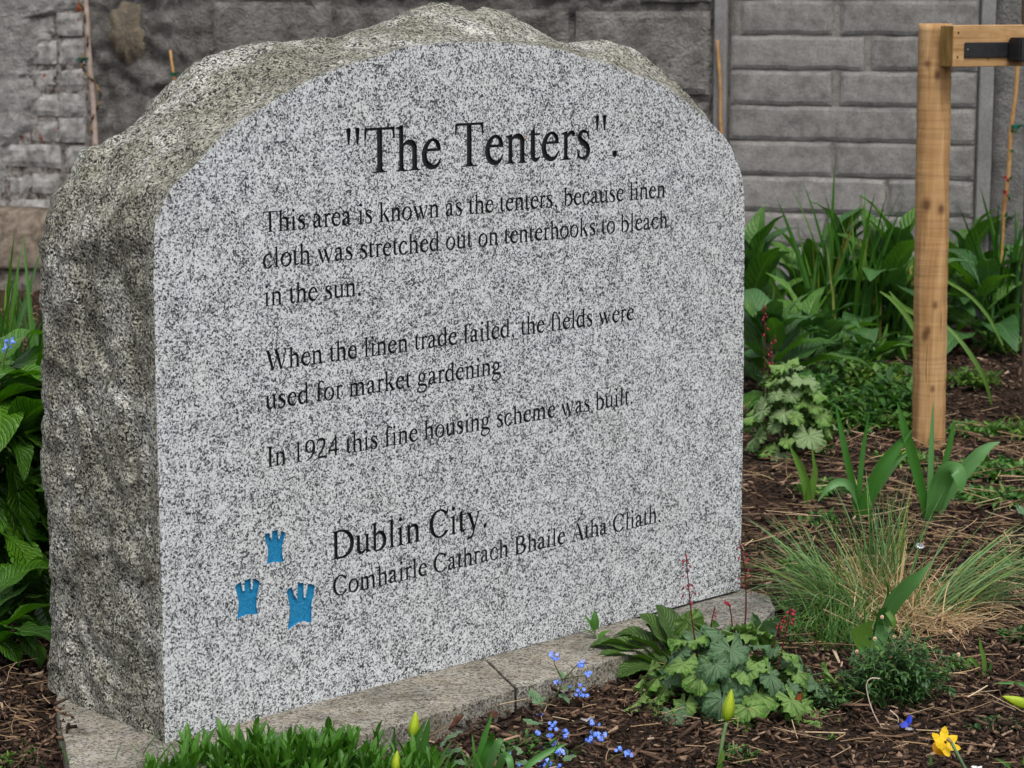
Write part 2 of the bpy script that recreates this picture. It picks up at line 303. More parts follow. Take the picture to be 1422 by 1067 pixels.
def glyph_polys(ch, x0, y0, s):
    out = []
    for g in GL[ch][1]:
        if g[0] == 'p': out.append([(x0 + x * s, y0 + y * s) for x, y in g[1]])
        else:
            q = smoothpath(g[1], g[2]) if g[2] > 1 else [np.array(p) for p in g[1]]
            L = []; Rr = []
            for i, p in enumerate(q):
                t = q[min(i + 1, len(q) - 1)][:2] - q[max(i - 1, 0)][:2]; t = t / (np.hypot(*t) + 1e-9); nrm = np.array((-t[1], t[0])); hw = max(p[2] * 1.05 + 9, 22) / 2
                L.append(p[:2] + nrm * hw); Rr.append(p[:2] - nrm * hw)
            for i in range(len(q) - 1):
                qd = [(x0 + x * s, y0 + y * s) for x, y in (Rr[i], Rr[i + 1], L[i + 1], L[i])]; out.append(qd[:3]); out.append([qd[0], qd[2], qd[3]])
    return out
def area(p): return 0.5 * sum(p[i][0] * p[(i + 1) % len(p)][1] - p[(i + 1) % len(p)][0] * p[i][1] for i in range(len(p)))

def carve(rect, polys, depth, name, mat_face, mat_cut, parent, frame, label=None):
    """a piece of the flat face with the polygons sunk into it; the sunk floor and its walls are one painted part"""
    A0, U, N = frame
    pts = []; faces = []; own = []
    def addp(pl, g=-1):
        a = area(pl)
        if abs(a) < 1e-12: return
        if a < 0: pl = pl[::-1]
        b = len(pts); pts.extend(Vector((p[0] * 100, p[1] * 100)) for p in pl); faces.append(list(range(b, b + len(pl)))); own.append(g)
    x0, y0, x1, y1 = rect
    addp([(x0, y0), (x1, y0), (x1, y1), (x0, y1)])
    for g, pl in enumerate(polys):
        for p in pl: addp(p, g)
    V, E, Fc, ov, oe, of = delaunay_2d_cdt(pts, [], faces, 1, 1e-5, True)
    inside = [any(i > 0 for i in o) for o in of]
    top = [f for f, b in zip(Fc, inside) if not b]; low_all = [f for f, b in zip(Fc, inside) if b]; who = [max(own[i] for i in o) for o, b in zip(of, inside) if b]
    W = lambda i, d: A0 + U * (V[i].x / 100) + Vector((0, 0, V[i].y / 100)) - N * d
    # flat surround
    used = {}; vs_ = []
    def vid(i):
        if i not in used: used[i] = len(vs_); vs_.append(W(i, 0))
        return used[i]
    ft = [tuple(vid(i) for i in f) for f in top]
    surround = (vs_, ft)
    # cut: every letter is a sunk piece of its own
    allow = {}
    for f in low_all:
        for e in zip(f, f[1:] + f[:1]): allow[e] = 1
    for g in range(len(polys)):
        vs2 = []; u2 = {}
        def vid2(i, d):
            if (i, d) not in u2: u2[(i, d)] = len(vs2); vs2.append(W(i, depth if d else -0.00004))
            return u2[(i, d)]
        low = [f for f, w_ in zip(low_all, who) if w_ == g]
        if not low: continue
        fl = [tuple(vid2(i, 1) for i in f) for f in low]
        for f in low:
            for p, q in zip(f, f[1:] + f[:1]):
                if (q, p) not in allow: fl.append((vid2(p, 1), vid2(p, 0), vid2(q, 0), vid2(q, 1)))
        o = mk(name, vs2, fl, mat_cut, parent)
    return surround

# ================================================================ the inscribed stone
A0 = G(229, 1032, PT); B0 = G(1028, 819, PT)
U = (B0 - A0).normalized(); N = Vector((U.y, -U.x, 0))
A0z = Vector((A0.x, A0.y, 0)); FR = (A0z, U, N)
def fuv(px, py, back=0.0):                          # a pixel seen on the face plane (or a plane set back from it) as (u, height)
    C = Vector((0, 0, CZ)); r = ray(px, py); t = (A0z - N * back - C).dot(N) / r.dot(N); p = C + r * t
    return ((p - A0z).dot(U), p.z)
def f3(u, v, back=0.0): return A0z + U * u + Vector((0, 0, v)) - N * back
M_face = m_face(); M_rough = m_rough()
M_paint = m_simple('black_letter_paint', (0.008, 0.008, 0.009), (0.02, 0.02, 0.022), 300, 0.5, 0.3, 0.0006)
def m_bluep():
    k = NT('worn_blue_paint'); c = k.co(); n = k.noise(c, 240, 4, 0.7).outputs[0]
    col = k.ramp(n, [(0.3, (0.006, 0.12, 0.26)), (0.6, (0.012, 0.21, 0.40)), (0.75, (0.03, 0.27, 0.46))])
    col = k.mix(k.ramp(k.noise(c, 150, 4, 0.75).outputs[0], [(0.665, 0.0), (0.70, 0.7)]), col, (0.16, 0.20, 0.24))
    return k.done(col, 0.55, k.bump(n, 0.9, 0.002), 0.3)
M_blue = m_bluep()

stone = thing('inscribed_stone', 'large rough-backed granite memorial stone with black carved inscription and three blue castles', 'memorial stone')
LINES = [('"The Tenters".', 0.327, 0.7515, 0.0968), ('This area is known as the tenters, because linen', 0.1832, 0.6808, 0.0432),
         ('cloth was stretched out on tenterhooks to bleach', 0.1815, 0.6316, 0.0430), ('in the sun.', 0.1825, 0.5793, 0.0430),
         ('When the linen trade failed, the fields were', 0.1835, 0.4897, 0.0433), ('used for market gardening.', 0.1820, 0.4358, 0.0432),
         ('In 1924 this fine housing scheme was built.', 0.1825, 0.3546, 0.0431), ('Dublin City.', 0.2965, 0.2038, 0.0625), ('Comhairle Cathrach Bhaile Átha Cliath.', 0.2985, 0.1500, 0.0437)]
holes = []; SV = []; SF = []
def add_surround(s):
    b = len(SV); SV.extend(s[0]); SF.extend(tuple(i + b for i in f) for f in s[1])
for txt, u0, v0, em in LINES:
    v0 += PT
    polys = []; x = u0
    for ch in txt:
        polys.append(glyph_polys(ch, x, v0, em / 1000)); x += GL[ch][0] * em / 1000
    top_ = 0.882 if 'Á' in txt else 0.74
    rect = (u0 - 0.004, v0 - (0.226 if em < 0.09 else 0.05) * em, x + 0.004, v0 + top_ * em)
    holes.append(rect)
    add_surround(carve(rect, polys, 0.0040 if em > 0.06 else 0.0030, 'carved_letter', M_face, M_paint, stone, FR))
# three burning castles of the city arms
def castle(px, py, sx, sy):
    pts = [(361,152),(368,141),(402,125),(410,183),(424,183),(427,110),(474,99),(478,178),(489,178),(510,110),(541,126),(528,180),(514,240),(514,310),(526,372),(523,380),(500,381),(470,377),(440,380),(410,389),(392,396),(381,394),(388,330),(390,280),(380,230),(368,190)]
    return [fuv(310 + x / 6.273, 720 + y / 6.273) for x, y in pts]
E1 = castle(0, 0, 1, 1)
E2 = [fuv(310 + x / 6.273, 720 + y / 6.273) for x, y in [(102,600),(115,578),(155,550),(168,632),(184,632),(186,540),(238,522),(240,620),(252,618),(266,524),(288,532),(318,548),(306,620),(288,700),(290,770),(302,830),(280,836),(240,834),(200,840),(160,856),(120,880),(130,800),(136,740),(126,680)]]
E3 = [fuv(310 + x / 6.273, 720 + y / 6.273) for x, y in [(552,640),(565,615),(598,600),(625,695),(645,700),(647,580),(662,565),(698,560),(702,690),(716,690),(738,573),(770,572),(797,590),(784,680),(768,740),(770,830),(768,906),(735,906),(698,892),(660,905),(620,930),(585,958),(563,974),(570,900),(585,820),(574,740)]]
for e in (E1, E2, E3):
    xs = [p[0] for p in e]; ys = [p[1] for p in e]; rect = (min(xs) - .006, min(ys) - .006, max(xs) + .006, max(ys) + .006); holes.append(rect)
    add_surround(carve(rect, [[e[::-1]]], 0.0034, 'blue_castle', M_face, M_blue, stone, FR))

front_px = [(229,1032),(224.7,850),(218.5,620),(212.5,400),(214,322),(218,302),(224,286),(236,263),(251,247),(270,230),(294,203),(304,192),(338,165),(365,149),(398,128),(422,115),(446,105),(480,91),(531,76),(564,66),(615,59),(666,58),(716,60),(767,66),(801,76),(851,91),(895,108),(925,121),(960,147),(985,167),(1000,184),(1013,200),(1024,225),(1031,250),(1034,285),(1034,360),(1033,500),(1031,660),(1028,819)]
sil = {0:(73,964),1:(73,870),2:(64,620),3:(61,400),4:(64,340),5:(72,305),6:(80,285),7:(88,262),8:(100,246),9:(122,212),10:(150,192),11:(196,166),12:(232,126),13:(262,105),14:(298,76),15:(335,62),16:(372,53),17:(430,58),18:(490,43),19:(550,26),20:(612,2),21:(655,11),22:(690,11),23:(738,36),24:(790,57),25:(865,63),26:(906,86),27:(932,106),28:(958,132),29:(982,160)}
depthsil = {0:.300,1:.30,2:.30,3:.30,4:.29,5:.28,6:.28,7:.27,8:.27,9:.26,10:.25,11:.25,12:.24,13:.23,14:.22,15:.21,16:.2,17:.19,18:.18,19:.18,20:.17,21:.15,22:.14,23:.13,24:.12,25:.1,26:.08,27:.06,28:.04,29:.03}
fu = [fuv(*p) for p in front_px]
rows = []
for i, (u, v) in enumerate(fu):
    if i in sil: su, sv = fuv(*sil[i], depthsil[i]); d = depthsil[i]
    else: su, sv, d = u - 0.004 * min(i - 29, 5), v + 0.002, 0.03 + 0.02 * (i - 29)
    rows.append(np.array((u, v, su, sv, d)))
dense = []
for i in range(len(rows) - 1):
    L = math.hypot(rows[i+1][0] - rows[i][0], rows[i+1][1] - rows[i][1]); k = max(1, int(L / 0.0065))
    seg = smoothpath([rows[max(i-1, 0)], rows[i], rows[i+1], rows[min(i+2, len(rows)-1)]], k) if 4 <= i <= 33 else None
    for j in range(k):
        dense.append(seg[k + j] if seg is not None else rows[i] * (1 - j / k) + rows[i+1] * (j / k))
dense.append(rows[-1])
chip = []
for i, r in enumerate(dense):                       # a slightly chipped front arris
    c = 0.0022 * abs(fbm(r[0], r[1], 3.3, 26)) + 0.0012 * nz(r[0], r[1], 1, 90)
    ctr = np.array((0.6, 0.45)); dv = ctr - r[:2]; dv /= np.hypot(*dv)
    rr = r.copy(); rr[0] += dv[0] * c; rr[1] += dv[1] * c * (0 if r[1] < 0.06 else 1); chip.append(rr)
dense = chip
outline = [(r[0], r[1]) for r in dense]
pts = [Vector((p[0] * 100, p[1] * 100)) for p in outline]; faces_in = [list(range(len(pts)))[::-1]]
if area(outline) > 0: faces_in = [list(range(len(pts)))]
for (x0, y0, x1, y1) in holes:
    b = len(pts); pts += [Vector((x * 100, y * 100)) for x, y in ((x0, y0), (x1, y0), (x1, y1), (x0, y1))]; faces_in.append([b, b+1, b+2, b+3])
V, E, Fc, ov, oe, of = delaunay_2d_cdt(pts, [], faces_in, 1, 1e-5, True)
add_surround(([f3(v.x / 100, v.y / 100) for v in V], [tuple(f) for f, o in zip(Fc, of) if o == [0] or (0 in o and len(o) == 1)]))
bm = bmesh.new(); bv = [bm.verts.new(v) for v in SV]
for f in SF:
    try: bm.faces.new([bv[i] for i in f])
    except ValueError: pass
bmesh.ops.remove_doubles(bm, verts=bm.verts, dist=2e-6)
me = bpy.data.meshes.new('polished_face'); bm.to_mesh(me); bm.free(); me.materials.append(M_face)
link(bpy.data.objects.new('polished_face', me), stone)

# rough body
NS, NB = 46, 16
grid = []
for i, (u, v, su, sv, d) in enumerate(dense):
    row = []
    for j in range(NS + NB + 1):
        if j <= NS:
            t = j / NS; uu = u + (su - u) * t; vv = v + (sv - v) * t; dd = d * t
        else:
            t = (j - NS) / NB; tot = 0.40; dd = d + (tot - d) * t
            sh = 0.09 * t ** 1.6; cu, cv = 0.6, 0.45; l = math.hypot(su - cu, sv - cv)
            uu = su + (cu - su) / l * sh; vv = sv + (cv - sv) / l * sh * (1 if sv > 0.12 else 0)
        row.append(f3(uu, vv, dd))
    grid.append(row)
nI, nJ = len(grid), NS + NB + 1
Vv = np.array([[tuple(p) for p in r] for r in grid])
di = np.gradient(Vv, axis=0); dj = np.gradient(Vv, axis=1); nr = np.cross(dj, di); nr /= np.linalg.norm(nr, axis=2, keepdims=True) + 1e-9
for i in range(nI):
    base_fade = min(1.0, max(0.0, (Vv[i, 0, 2] - PT) / 0.03))
    for j in range(nJ):
        x, y, z = Vv[i, j]; e = min(1.0, j / 5.0) ** 1.2
        dd = dense[i][4] * min(1, j / NS); e *= min(1.0, dd / 0.03 + (0 if j <= NS else 1))
        rd = 1 - abs(fbm(x, y, z, 9, 4.0)) * 1.6                         # ridged facets
        h = 0.008 * rd - 0.004 + 0.006 * nz(x, y, z, 5.5, 9) + 0.0030 * fbm(x, y, z, 28, 1) + 0.0022 * nz(x, y, z, 95, 2)
        cell = noise.voronoi(Vector((x * 11, y * 11, z * 11)))[0]; h += 0.006 * (cell[1] - cell[0] - 0.25)
        h *= min(1.0, 0.25 + (z - PT) / 0.12)
        q = nz(x, y, z, 7.5, 31) * 3.2 + 0.5 * nz(x, y, z, 24, 8); fl_ = math.floor(q); fr_ = q - fl_; h += 0.0075 * (fl_ + min(1.0, fr_ * 4.5) - q)       # stepped fracture ledges
        h *= 0.35 + 0.65 * min(1.0, dense[i][4] / 0.25)
        Vv[i, j] += nr[i, j] * h * e
Vv[:, :, 2] = np.maximum(Vv[:, :, 2], PT - 0.004)
idx = np.arange(nI * nJ).reshape(nI, nJ)
fc = np.stack([idx[:-1, :-1], idx[:-1, 1:], idx[1:, 1:], idx[1:, :-1]], -1).reshape(-1, 4)
body = mk('rough_body', Vv.reshape(-1, 3), fc, M_rough, stone, smooth=True)
bk = [tuple(Vv[i, -1]) for i in range(nI)]; cen = f3(0.6, 0.45, 0.42)
mk('back_face', bk + [tuple(cen)], [(i, i + 1, nI) for i in range(nI - 1)] + [(nI - 1, 0, nI)], M_rough, stone)

# ================================================================ slabs under the stone
M_slab = m_slab('sawn_granite_slab', (0.74, 0.69, 0.60), 0.04); M_slab2 = m_slab('weathered_slab', (0.6, 0.58, 0.53), 0.02)
def slab(name, px, z1, mat, label, seed, z0=-0.05, extra=None):
    pl = [G(x, y, z1) for x, y in px] + (extra or [])
    if area([(p.x, p.y) for p in pl]) < 0: pl = pl[::-1]
    P2 = []
    for i, p in enumerate(pl):
        q = pl[(i + 1) % len(pl)]; L = (q - p).length; k = max(1, int(L / 0.012))
        for j in range(k):
            r = p.lerp(q, j / k); o = 0.0012 * nz(r.x, r.y, seed, 70) + 0.0013 * nz(r.x, r.y, seed, 22); P2.append(Vector((r.x + o, r.y + o * 0.6, z1)))
    n = len(P2); c = sum(P2, Vector()) / n
    rings = []
    for k, (ins, z) in enumerate(((0.0, z0), (0.0, z1 - 0.002), (0.0006, z1 - 0.0005), (0.002, z1))):
        rings.append([(p.x + (c - p).normalized().x * ins, p.y + (c - p).normalized().y * ins, z + (0.0012 * nz(p.x, p.y, z, 50) if k < 3 else 0)) for p in P2])
    vsx = sum(rings, []); f = []
    for k in range(3):
        for i in range(n): f.append((k*n + i, k*n + (i+1) % n, (k+1)*n + (i+1) % n, (k+1)*n + i))
    f.append(tuple(3 * n + i for i in range(n)))
    o = mk(name, vsx, f, mat); tag(o, label, 'stone slab', 'granite slabs under the memorial stone'); return o
Mid = lambda a, b, t: a.lerp(b, t)
sA0 = G(673, 916, PT); sA1 = G(714.5, 956.5, PT); fdir = (G(714.5, 956.5, PT) - G(474.7, 1030.4, PT)).normalized()
backleft = G(66, 955, PT) - N * 0.2
_a = G(76, 968, PT); _b = G(97, 1067, PT); _d = _b - _a                        # the left edge of the slab meets its front edge outside the frame
_t = ((sA1 - _a).x * fdir.y - (sA1 - _a).y * fdir.x) / (_d.x * fdir.y - _d.y * fdir.x); leftfar = _a + _d * _t
back = -N * 0.42
slab('granite_slab', [], PT, M_slab, 'tan sawn granite slab under the near left half of the stone', 3.0, extra=[leftfar, sA1, sA0, sA0 - N * 0.5, f3(0.06, PT, 0.33), G(77, 970, PT)])
sB1 = sA1 + fdir * 0.47; sB0 = f3(0.94, PT); gap = fdir * 0.005
slab('granite_slab', [], PT - 0.0008, M_slab, 'middle granite slab in front of the stone behind the blue flowers', 5.0, extra=[sA1 + gap, sB1, sB0, sB0 - N * 0.5, sA0 + gap - N * 0.5, sA0 + gap])
sR = G(1074, 836, PT)
slab('granite_slab', [], PT - 0.004, M_slab2, 'grey chipped slab sticking out past the right end of the stone', 8.0, extra=[sB1 + gap, G(1052, 868, PT), G(1076, 842, PT), G(1068, 824, PT), f3(1.25, PT, 0.25), f3(0.945, PT, 0.45), sB0 + gap])
# ================================================================ ground
def m_soil():
    k = NT('dark_soil'); c = k.co(); n = k.noise(c, 45, 6, 0.7).outputs[0]
    return k.done(k.ramp(n, [(0.35, (0.010, 0.007, 0.005)), (0.55, (0.05, 0.031, 0.021)), (0.7, (0.11, 0.066, 0.042))]), 0.95, k.bump(n, 0.9, 0.02), 0.1)
M_soil = m_soil()
def gh(x, y):
    b = 0.008 * nz(x, y, 0, 3.1, 2) + 0.012 * nz(x, y, 0, 1.1, 7)
    return b if y > 3.3 else b * 0.5
gx = np.linspace(-2.6, 3.6, 150); gy = np.linspace(2.0, 10.0, 180); gv = []; gi = np.arange(150 * 180).reshape(180, 150)
for y in gy:
    for x in gx: gv.append((x, y, gh(x, y) + 0.004 * nz(x, y, 0, 30)))
gf = np.stack([gi[:-1, :-1], gi[:-1, 1:], gi[1:, 1:], gi[1:, :-1]], -1).reshape(-1, 4)
g1 = mk('ground', np.array(gv), gf, M_soil, smooth=True); g1['kind'] = 'structure'
g2 = mk('terrain', [(-80, -60, -0.04), (80, -60, -0.04), (80, 150, -0.04), (-80, 150, -0.04)], [(0, 1, 2, 3)], M_soil); g2['kind'] = 'structure'

# mulch: slivers of bark and chipped wood
def m_chip():
    k = NT('bark_mulch'); a = k.n('Attribute', _attribute_name='rnd').outputs['Fac']; c = k.co()
    col = k.ramp(a, [(0.0, (0.012, 0.008, 0.006)), (0.25, (0.034, 0.022, 0.016)), (0.5, (0.078, 0.048, 0.033)), (0.72, (0.155, 0.095, 0.062)), (0.88, (0.29, 0.195, 0.13)), (1.0, (0.46, 0.36, 0.26))])
    n = k.noise(c, 260, 4, 0.7).outputs[0]
    col = k.mix(0.8, col, k.mix(1.0, col, k.ramp(n, [(0.3, 0.45), (0.7, 1.5)]), 'MULTIPLY'))
    return k.done(col, 0.9, k.bump(n, 0.7, 0.003), 0.12)
M_chip = m_chip()
def in_slab(x, y):
    p = Vector((x, y, 0)) - A0z; u = p.dot(U); n = p.dot(N); q = Vector((x, y, 0)) - Vector((sA1.x, sA1.y, 0)); fn = Vector((fdir.y, -fdir.x, 0))
    e_ = Vector((x - _a.x, y - _a.y, 0)); return q.dot(fn) < -0.004 and n > -0.42 and u < 1.24 and (_d.x * e_.y - _d.y * e_.x) > 0.0
def chips(name, n, region, lmin, lmax, seed, lift=0.0, hi=1.0):
    r = np.random.default_rng(seed); x = r.uniform(region[0], region[1], n * 2); y = r.uniform(region[2], region[3], n * 2)
    keep = np.abs(x) < 0.27 * y + 0.28
    x, y = x[keep][:n], y[keep][:n]; m = np.array([not in_slab(a, b) for a, b in zip(x, y)]); x, y = x[m], y[m]; n = len(x)
    z = np.array([gh(a, b) for a, b in zip(x, y)]) + r.uniform(0.0, 0.016, n) + lift
    L = r.uniform(lmin, lmax, n) * r.uniform(0.35, 1, n); W = np.minimum(L * r.uniform(0.16, 0.62, n), 0.013); H = np.minimum(W, 0.006) * r.uniform(0.3, 0.8, n)
    yaw = r.uniform(0, 2 * np.pi, n); pit = r.normal(0, 0.28, n); rol = r.normal(0, 0.5, n)
    base = np.array([(-1,-.6,-1),(1,-.35,-1),(.9,.4,-1),(-.85,.75,-1),(-1,-.5,1),(.95,-.3,1),(.85,.35,1),(-.9,.6,1)], float)
    v = base[None] * np.stack([L / 2, W / 2, H / 2], -1)[:, None] ; v = v * r.uniform(0.7, 1.25, (n, 8, 1))
    v[:, :, 2] += 0.15 * W[:, None] * r.normal(0, 1, (n, 1)) * (v[:, :, 0] / (L[:, None] / 2)) ** 2
    c, s = np.cos(rol)[:, None], np.sin(rol)[:, None]; Y, Z = v[..., 1] * c - v[..., 2] * s, v[..., 1] * s + v[..., 2] * c; X = v[..., 0]
    c, s = np.cos(pit)[:, None], np.sin(pit)[:, None]; X, Z = X * c - Z * s, X * s + Z * c
    c, s = np.cos(yaw)[:, None], np.sin(yaw)[:, None]; X, Y = X * c - Y * s, X * s + Y * c
    V = np.stack([X + x[:, None], Y + y[:, None], Z + z[:, None]], -1).reshape(-1, 3)
    q = np.array([(0,3,2,1),(4,5,6,7),(0,1,5,4),(1,2,6,5),(2,3,7,6),(3,0,4,7)])
    f = (q[None] + (np.arange(n) * 8)[:, None, None]).reshape(-1, 4)
    a = np.repeat(np.clip(r.beta(1.6, 2.2, n) * hi, 0, 1), 8)
    return mk(name, V, f, M_chip, attr={'rnd': a})
def stuff(o, label, cat): o['kind'] = 'stuff'; o['label'] = label; o['category'] = cat; return o
stuff(chips('bark_mulch', 84000, (-1.6, 2.3, 2.3, 4.6), 0.006, 0.028, 1), 'dark brown shredded bark mulch covering the near flower bed', 'mulch')
stuff(chips('bark_mulch', 56000, (-1.7, 2.9, 4.6, 8.4), 0.012, 0.040, 2), 'dark brown bark mulch further back under the plants and wall', 'mulch')
stuff(chips('bark_mulch', 2600, (-1.3, 2.3, 2.4, 7.4), 0.022, 0.05, 3, 0.012), 'larger loose flakes of bark lying on top of the mulch', 'mulch')

# mulch washed over the near left corner of the slab
def spill(name, n, line, spread, seed):
    global gh, in_slab
    g0, i0 = gh, in_slab; in_slab = lambda x, y: False; r = random.Random(seed)
    gh = lambda x, y: PT - 0.004
    o = chips(name, n, line, 0.008, 0.026, seed); gh, in_slab = g0, i0; return o
_p = [G(x, y, PT) for x, y in ((84, 985), (110, 1067))]
stuff(spill('bark_mulch', 60, (_p[0].x - .012, _p[0].x + 0.035, _p[0].y - 0.28, _p[0].y), 0.02, 71), 'bark mulch washed over the left corner of the slab', 'mulch')
# straw and twigs
M_straw = m_blade('dry_straw', [(0.0, (0.10, 0.055, 0.03)), (0.45, (0.22, 0.135, 0.07)), (0.8, (0.38, 0.26, 0.14)), (1.0, (0.50, 0.38, 0.24))], 0.8, 0.0)
def straws(name, n, cx, cy, sx, sy, lmin, lmax, seed, rad=0.0009, z=0.02, grav=0):
    rd = random.Random(seed); mb = MB()
    for i in range(n):
        x = rd.gauss(cx, sx); y = rd.gauss(cy, sy)
        if in_slab(x, y): continue
        a = rd.uniform(0, 6.283); L = rd.uniform(lmin, lmax); p = [x, y, gh(x, y) + z + rd.uniform(-0.006, 0.014)]; pts = []; k = rd.uniform(-14, 14); sl = rd.gauss(0, 0.12)
        for j in range(5):
            pts.append(tuple(p)); a += k * L / 5 * rd.uniform(-0.4, 1.8); p[0] += math.cos(a) * L / 4; p[1] += math.sin(a) * L / 4; p[2] = max(0.008, p[2] + sl * L / 4)
        mb.tube(pts, rad * rd.uniform(0.6, 1.5), 3, rd.random(), False)
    return mb.build(name, M_straw)
stuff(straws('dry_straw', 1100, 0.95, 4.15, 0.42, 0.45, 0.03, 0.11, 4, 0.0007), 'dry tan straw and fine twigs scattered on the mulch at the right', 'straw')
stuff(straws('dry_straw', 420, 1.1, 5.2, 0.4, 0.5, 0.04, 0.13, 5, 0.0008), 'dry stalks on the mulch around the timber stake', 'straw')
stuff(straws('dry_straw', 130, -0.72, 3.35, 0.12, 0.22, 0.02, 0.10, 6, 0.0005), 'dry grass stalks on the mulch left of the stone', 'straw')
stuff(straws('dry_straw', 170, 0.25, 3.2, 0.25, 0.15, 0.015, 0.05, 16, 0.0005), 'short pale splinters on the mulch among the blue flowers', 'straw')

# ================================================================ walls
def m_wall(name, c0, c1, c2, scale=14, bump=0.6, bd=0.006, spots=0.5, spot_col=(0.03, 0.028, 0.025)):
    k = NT(name); c = k.co(); n = k.noise(c, scale, 6, 0.65).outputs[0]; f = k.noise(c, 130, 4, 0.7).outputs[0]
    rnd = k.n('ObjectInfo').outputs['Random']
    col = k.ramp(k.math('ADD', n, k.math('MULTIPLY_ADD', rnd, 0.14, -0.07)), [(0.3, c0), (0.5, c1), (0.72, c2)])
    col = k.mix(0.45, col, k.mix(1.0, col, k.ramp(f, [(0.3, 0.5), (0.7, 1.45)]), 'MULTIPLY'))
    sp = k.n('TexVoronoi', Vector=c, Scale=85.0); pit = k.ramp(sp.outputs[0], [(0.10, 1.0), (0.2, 0.0)])
    pm = k.math('MULTIPLY', pit, k.ramp(k.noise(c, 20, 3).outputs[0], [(0.5, 0.0), (0.62, spots)]))
    col = k.mix(pm, col, spot_col)
    h = k.math('SUBTRACT', k.math('ADD', k.math('MULTIPLY', f, 0.7), k.noise(c, 40, 5, 0.65).outputs[0]), k.math('MULTIPLY', pm, 1.2))
    return k.done(col, 0.92, k.bump(h, bump, bd), 0.15)
M_block = m_wall('concrete_block', (0.125, 0.120, 0.113), (0.19, 0.182, 0.172), (0.25, 0.24, 0.226), 20, 0.6, 0.004, 0.9)
M_mortar = m_wall('grey_mortar', (0.11, 0.103, 0.093), (0.175, 0.164, 0.15), (0.24, 0.224, 0.204), 22, 0.6, 0.006, 0.2)
M_post = m_wall('smooth_concrete', (0.14, 0.137, 0.132), (0.185, 0.181, 0.174), (0.23, 0.224, 0.215), 12, 0.3, 0.002, 0.2)
M_rubble = m_wall('rubble_render', (0.095, 0.089, 0.08), (0.20, 0.188, 0.175), (0.31, 0.295, 0.275), 13, 1.0, 0.03, 0.8)
M_render = m_wall('lime_render', (0.15, 0.144, 0.136), (0.25, 0.242, 0.23), (0.36, 0.35, 0.335), 16, 1.0, 0.014, 0.5, (0.06, 0.055, 0.05))

Q = Vector((1.11, 7.6, 0)); WD = Vector((0.941, -0.338, 0)).normalized(); WN = Vector((WD.y, -WD.x, 0))   # WN points towards the camera
def wp(px, py, off=0.0):                            # (s, z) on the wall plane
    r = ray(px, py); C = Vector((0, 0, CZ)); t = (Q + WN * off - C).dot(WN) / r.dot(WN); p = C + r * t; return ((p - Q).dot(WD), p.z)
def w3(s, z, off=0.0): return Q + WD * s + WN * off + Vector((0, 0, z))
assert WN.y < 0
def block_mesh(name, s0, s1, z0, z1, off, depth, mat, parent, rough=0.004, rad=0.010, seed=0.0, res=0.03, cfreq=9, round_=0):
    """one squared block with worn, rounded arrises"""
    ns = max(3, int((s1 - s0) / res)); nv = max(3, int((z1 - z0) / res)); V = []; f = []
    for j in range(nv + 1):
        for i in range(ns + 1):
            a = i / ns; b = j / nv; s = s0 + (s1 - s0) * a; z = z0 + (z1 - z0) * b
            e = min(a * (s1 - s0), (1 - a) * (s1 - s0), b * (z1 - z0), (1 - b) * (z1 - z0)); o = off - (rad if e < 1e-6 else (rad * 0.12 if e < res * 1.05 else 0))
            jx = 0.004 * nz(s, z, seed, 18); jz = 0.004 * nz(s, z, seed + 3, 18)
            o += rough * (nz(s, z, seed, cfreq) + 0.6 * nz(s, z, seed, cfreq * 4)); V.append(w3(s + jx, z + jz, o))
    for j in range(nv):
        for i in range(ns): k = j * (ns + 1) + i; f.append((k, k + 1, k + ns + 2, k + ns + 1))
    ring_ = [i for i in range(ns + 1)] + [j * (ns + 1) + ns for j in range(1, nv + 1)] + [nv * (ns + 1) + i for i in range(ns - 1, -1, -1)] + [j * (ns + 1) for j in range(nv - 1, 0, -1)]
    b = len(V)
    for k in ring_: V.append(V[k] - WN * depth)
    n = len(ring_)
    for k in range(n): f.append((ring_[(k + 1) % n], ring_[k], b + k, b + (k + 1) % n))
    return mk(name, V, f, mat, parent, smooth=False)
def wall_core(name, s0, s1, z0, z1, off, th, mat, parent, amp=0.003, res=0.04, seed=0.0, fn=None):
    ns = max(2, int((s1 - s0) / res)); nv = max(2, int((z1 - z0) / res)); V = []; f = []
    for j in range(nv + 1):
        for i in range(ns + 1):
            s = s0 + (s1 - s0) * i / ns; z = z0 + (z1 - z0) * j / nv; V.append(w3(s, z, off + (fn(s, z) if fn else amp * nz(s, z, seed, 14))))
    for j in range(nv):
        for i in range(ns): k = j * (ns + 1) + i; f.append((k, k + 1, k + ns + 2, k + ns + 1))
    rg = [i for i in range(ns + 1)] + [j * (ns + 1) + ns for j in range(1, nv + 1)] + [nv * (ns + 1) + i for i in range(ns - 1, -1, -1)] + [j * (ns + 1) for j in range(nv - 1, 0, -1)]
    b = len(V)
    for k in rg: p = V[k]; V.append(p - WN * th)
    n = len(rg)
    for k in range(n): f.append((rg[(k + 1) % n], rg[k], b + k, b + (k + 1) % n))
    return mk(name, V, f, mat, parent, smooth=True)
sx = lambda px: wp(px, 150)[0]
zy = lambda py, px=1180: wp(px, py)[1]
bw = thing('block_wall', 'grey concrete block wall with raked mortar joints behind the timber stake', 'wall', w3(sx(1010), 0))
def chw(o, par): o.matrix_parent_inverse = par.matrix_world.inverted() if False else Matrix.Translation(-Vector(par.location)); return o
sL, sR_ = sx(1009), sx(1357)
chw(wall_core('mortar', sL, sR_, -0.05, 1.75, -0.0095, 0.15, M_mortar, bw, 0.004), bw)
zc = [zy(v) for v in (49.5, 98.5, 148, 198, 247, 298, 345)]
pitch_z = (zc[0] - zc[6]) / 6; zs = [zc[0] + pitch_z * k for k in (6, 5, 4, 3, 2, 1)] + zc
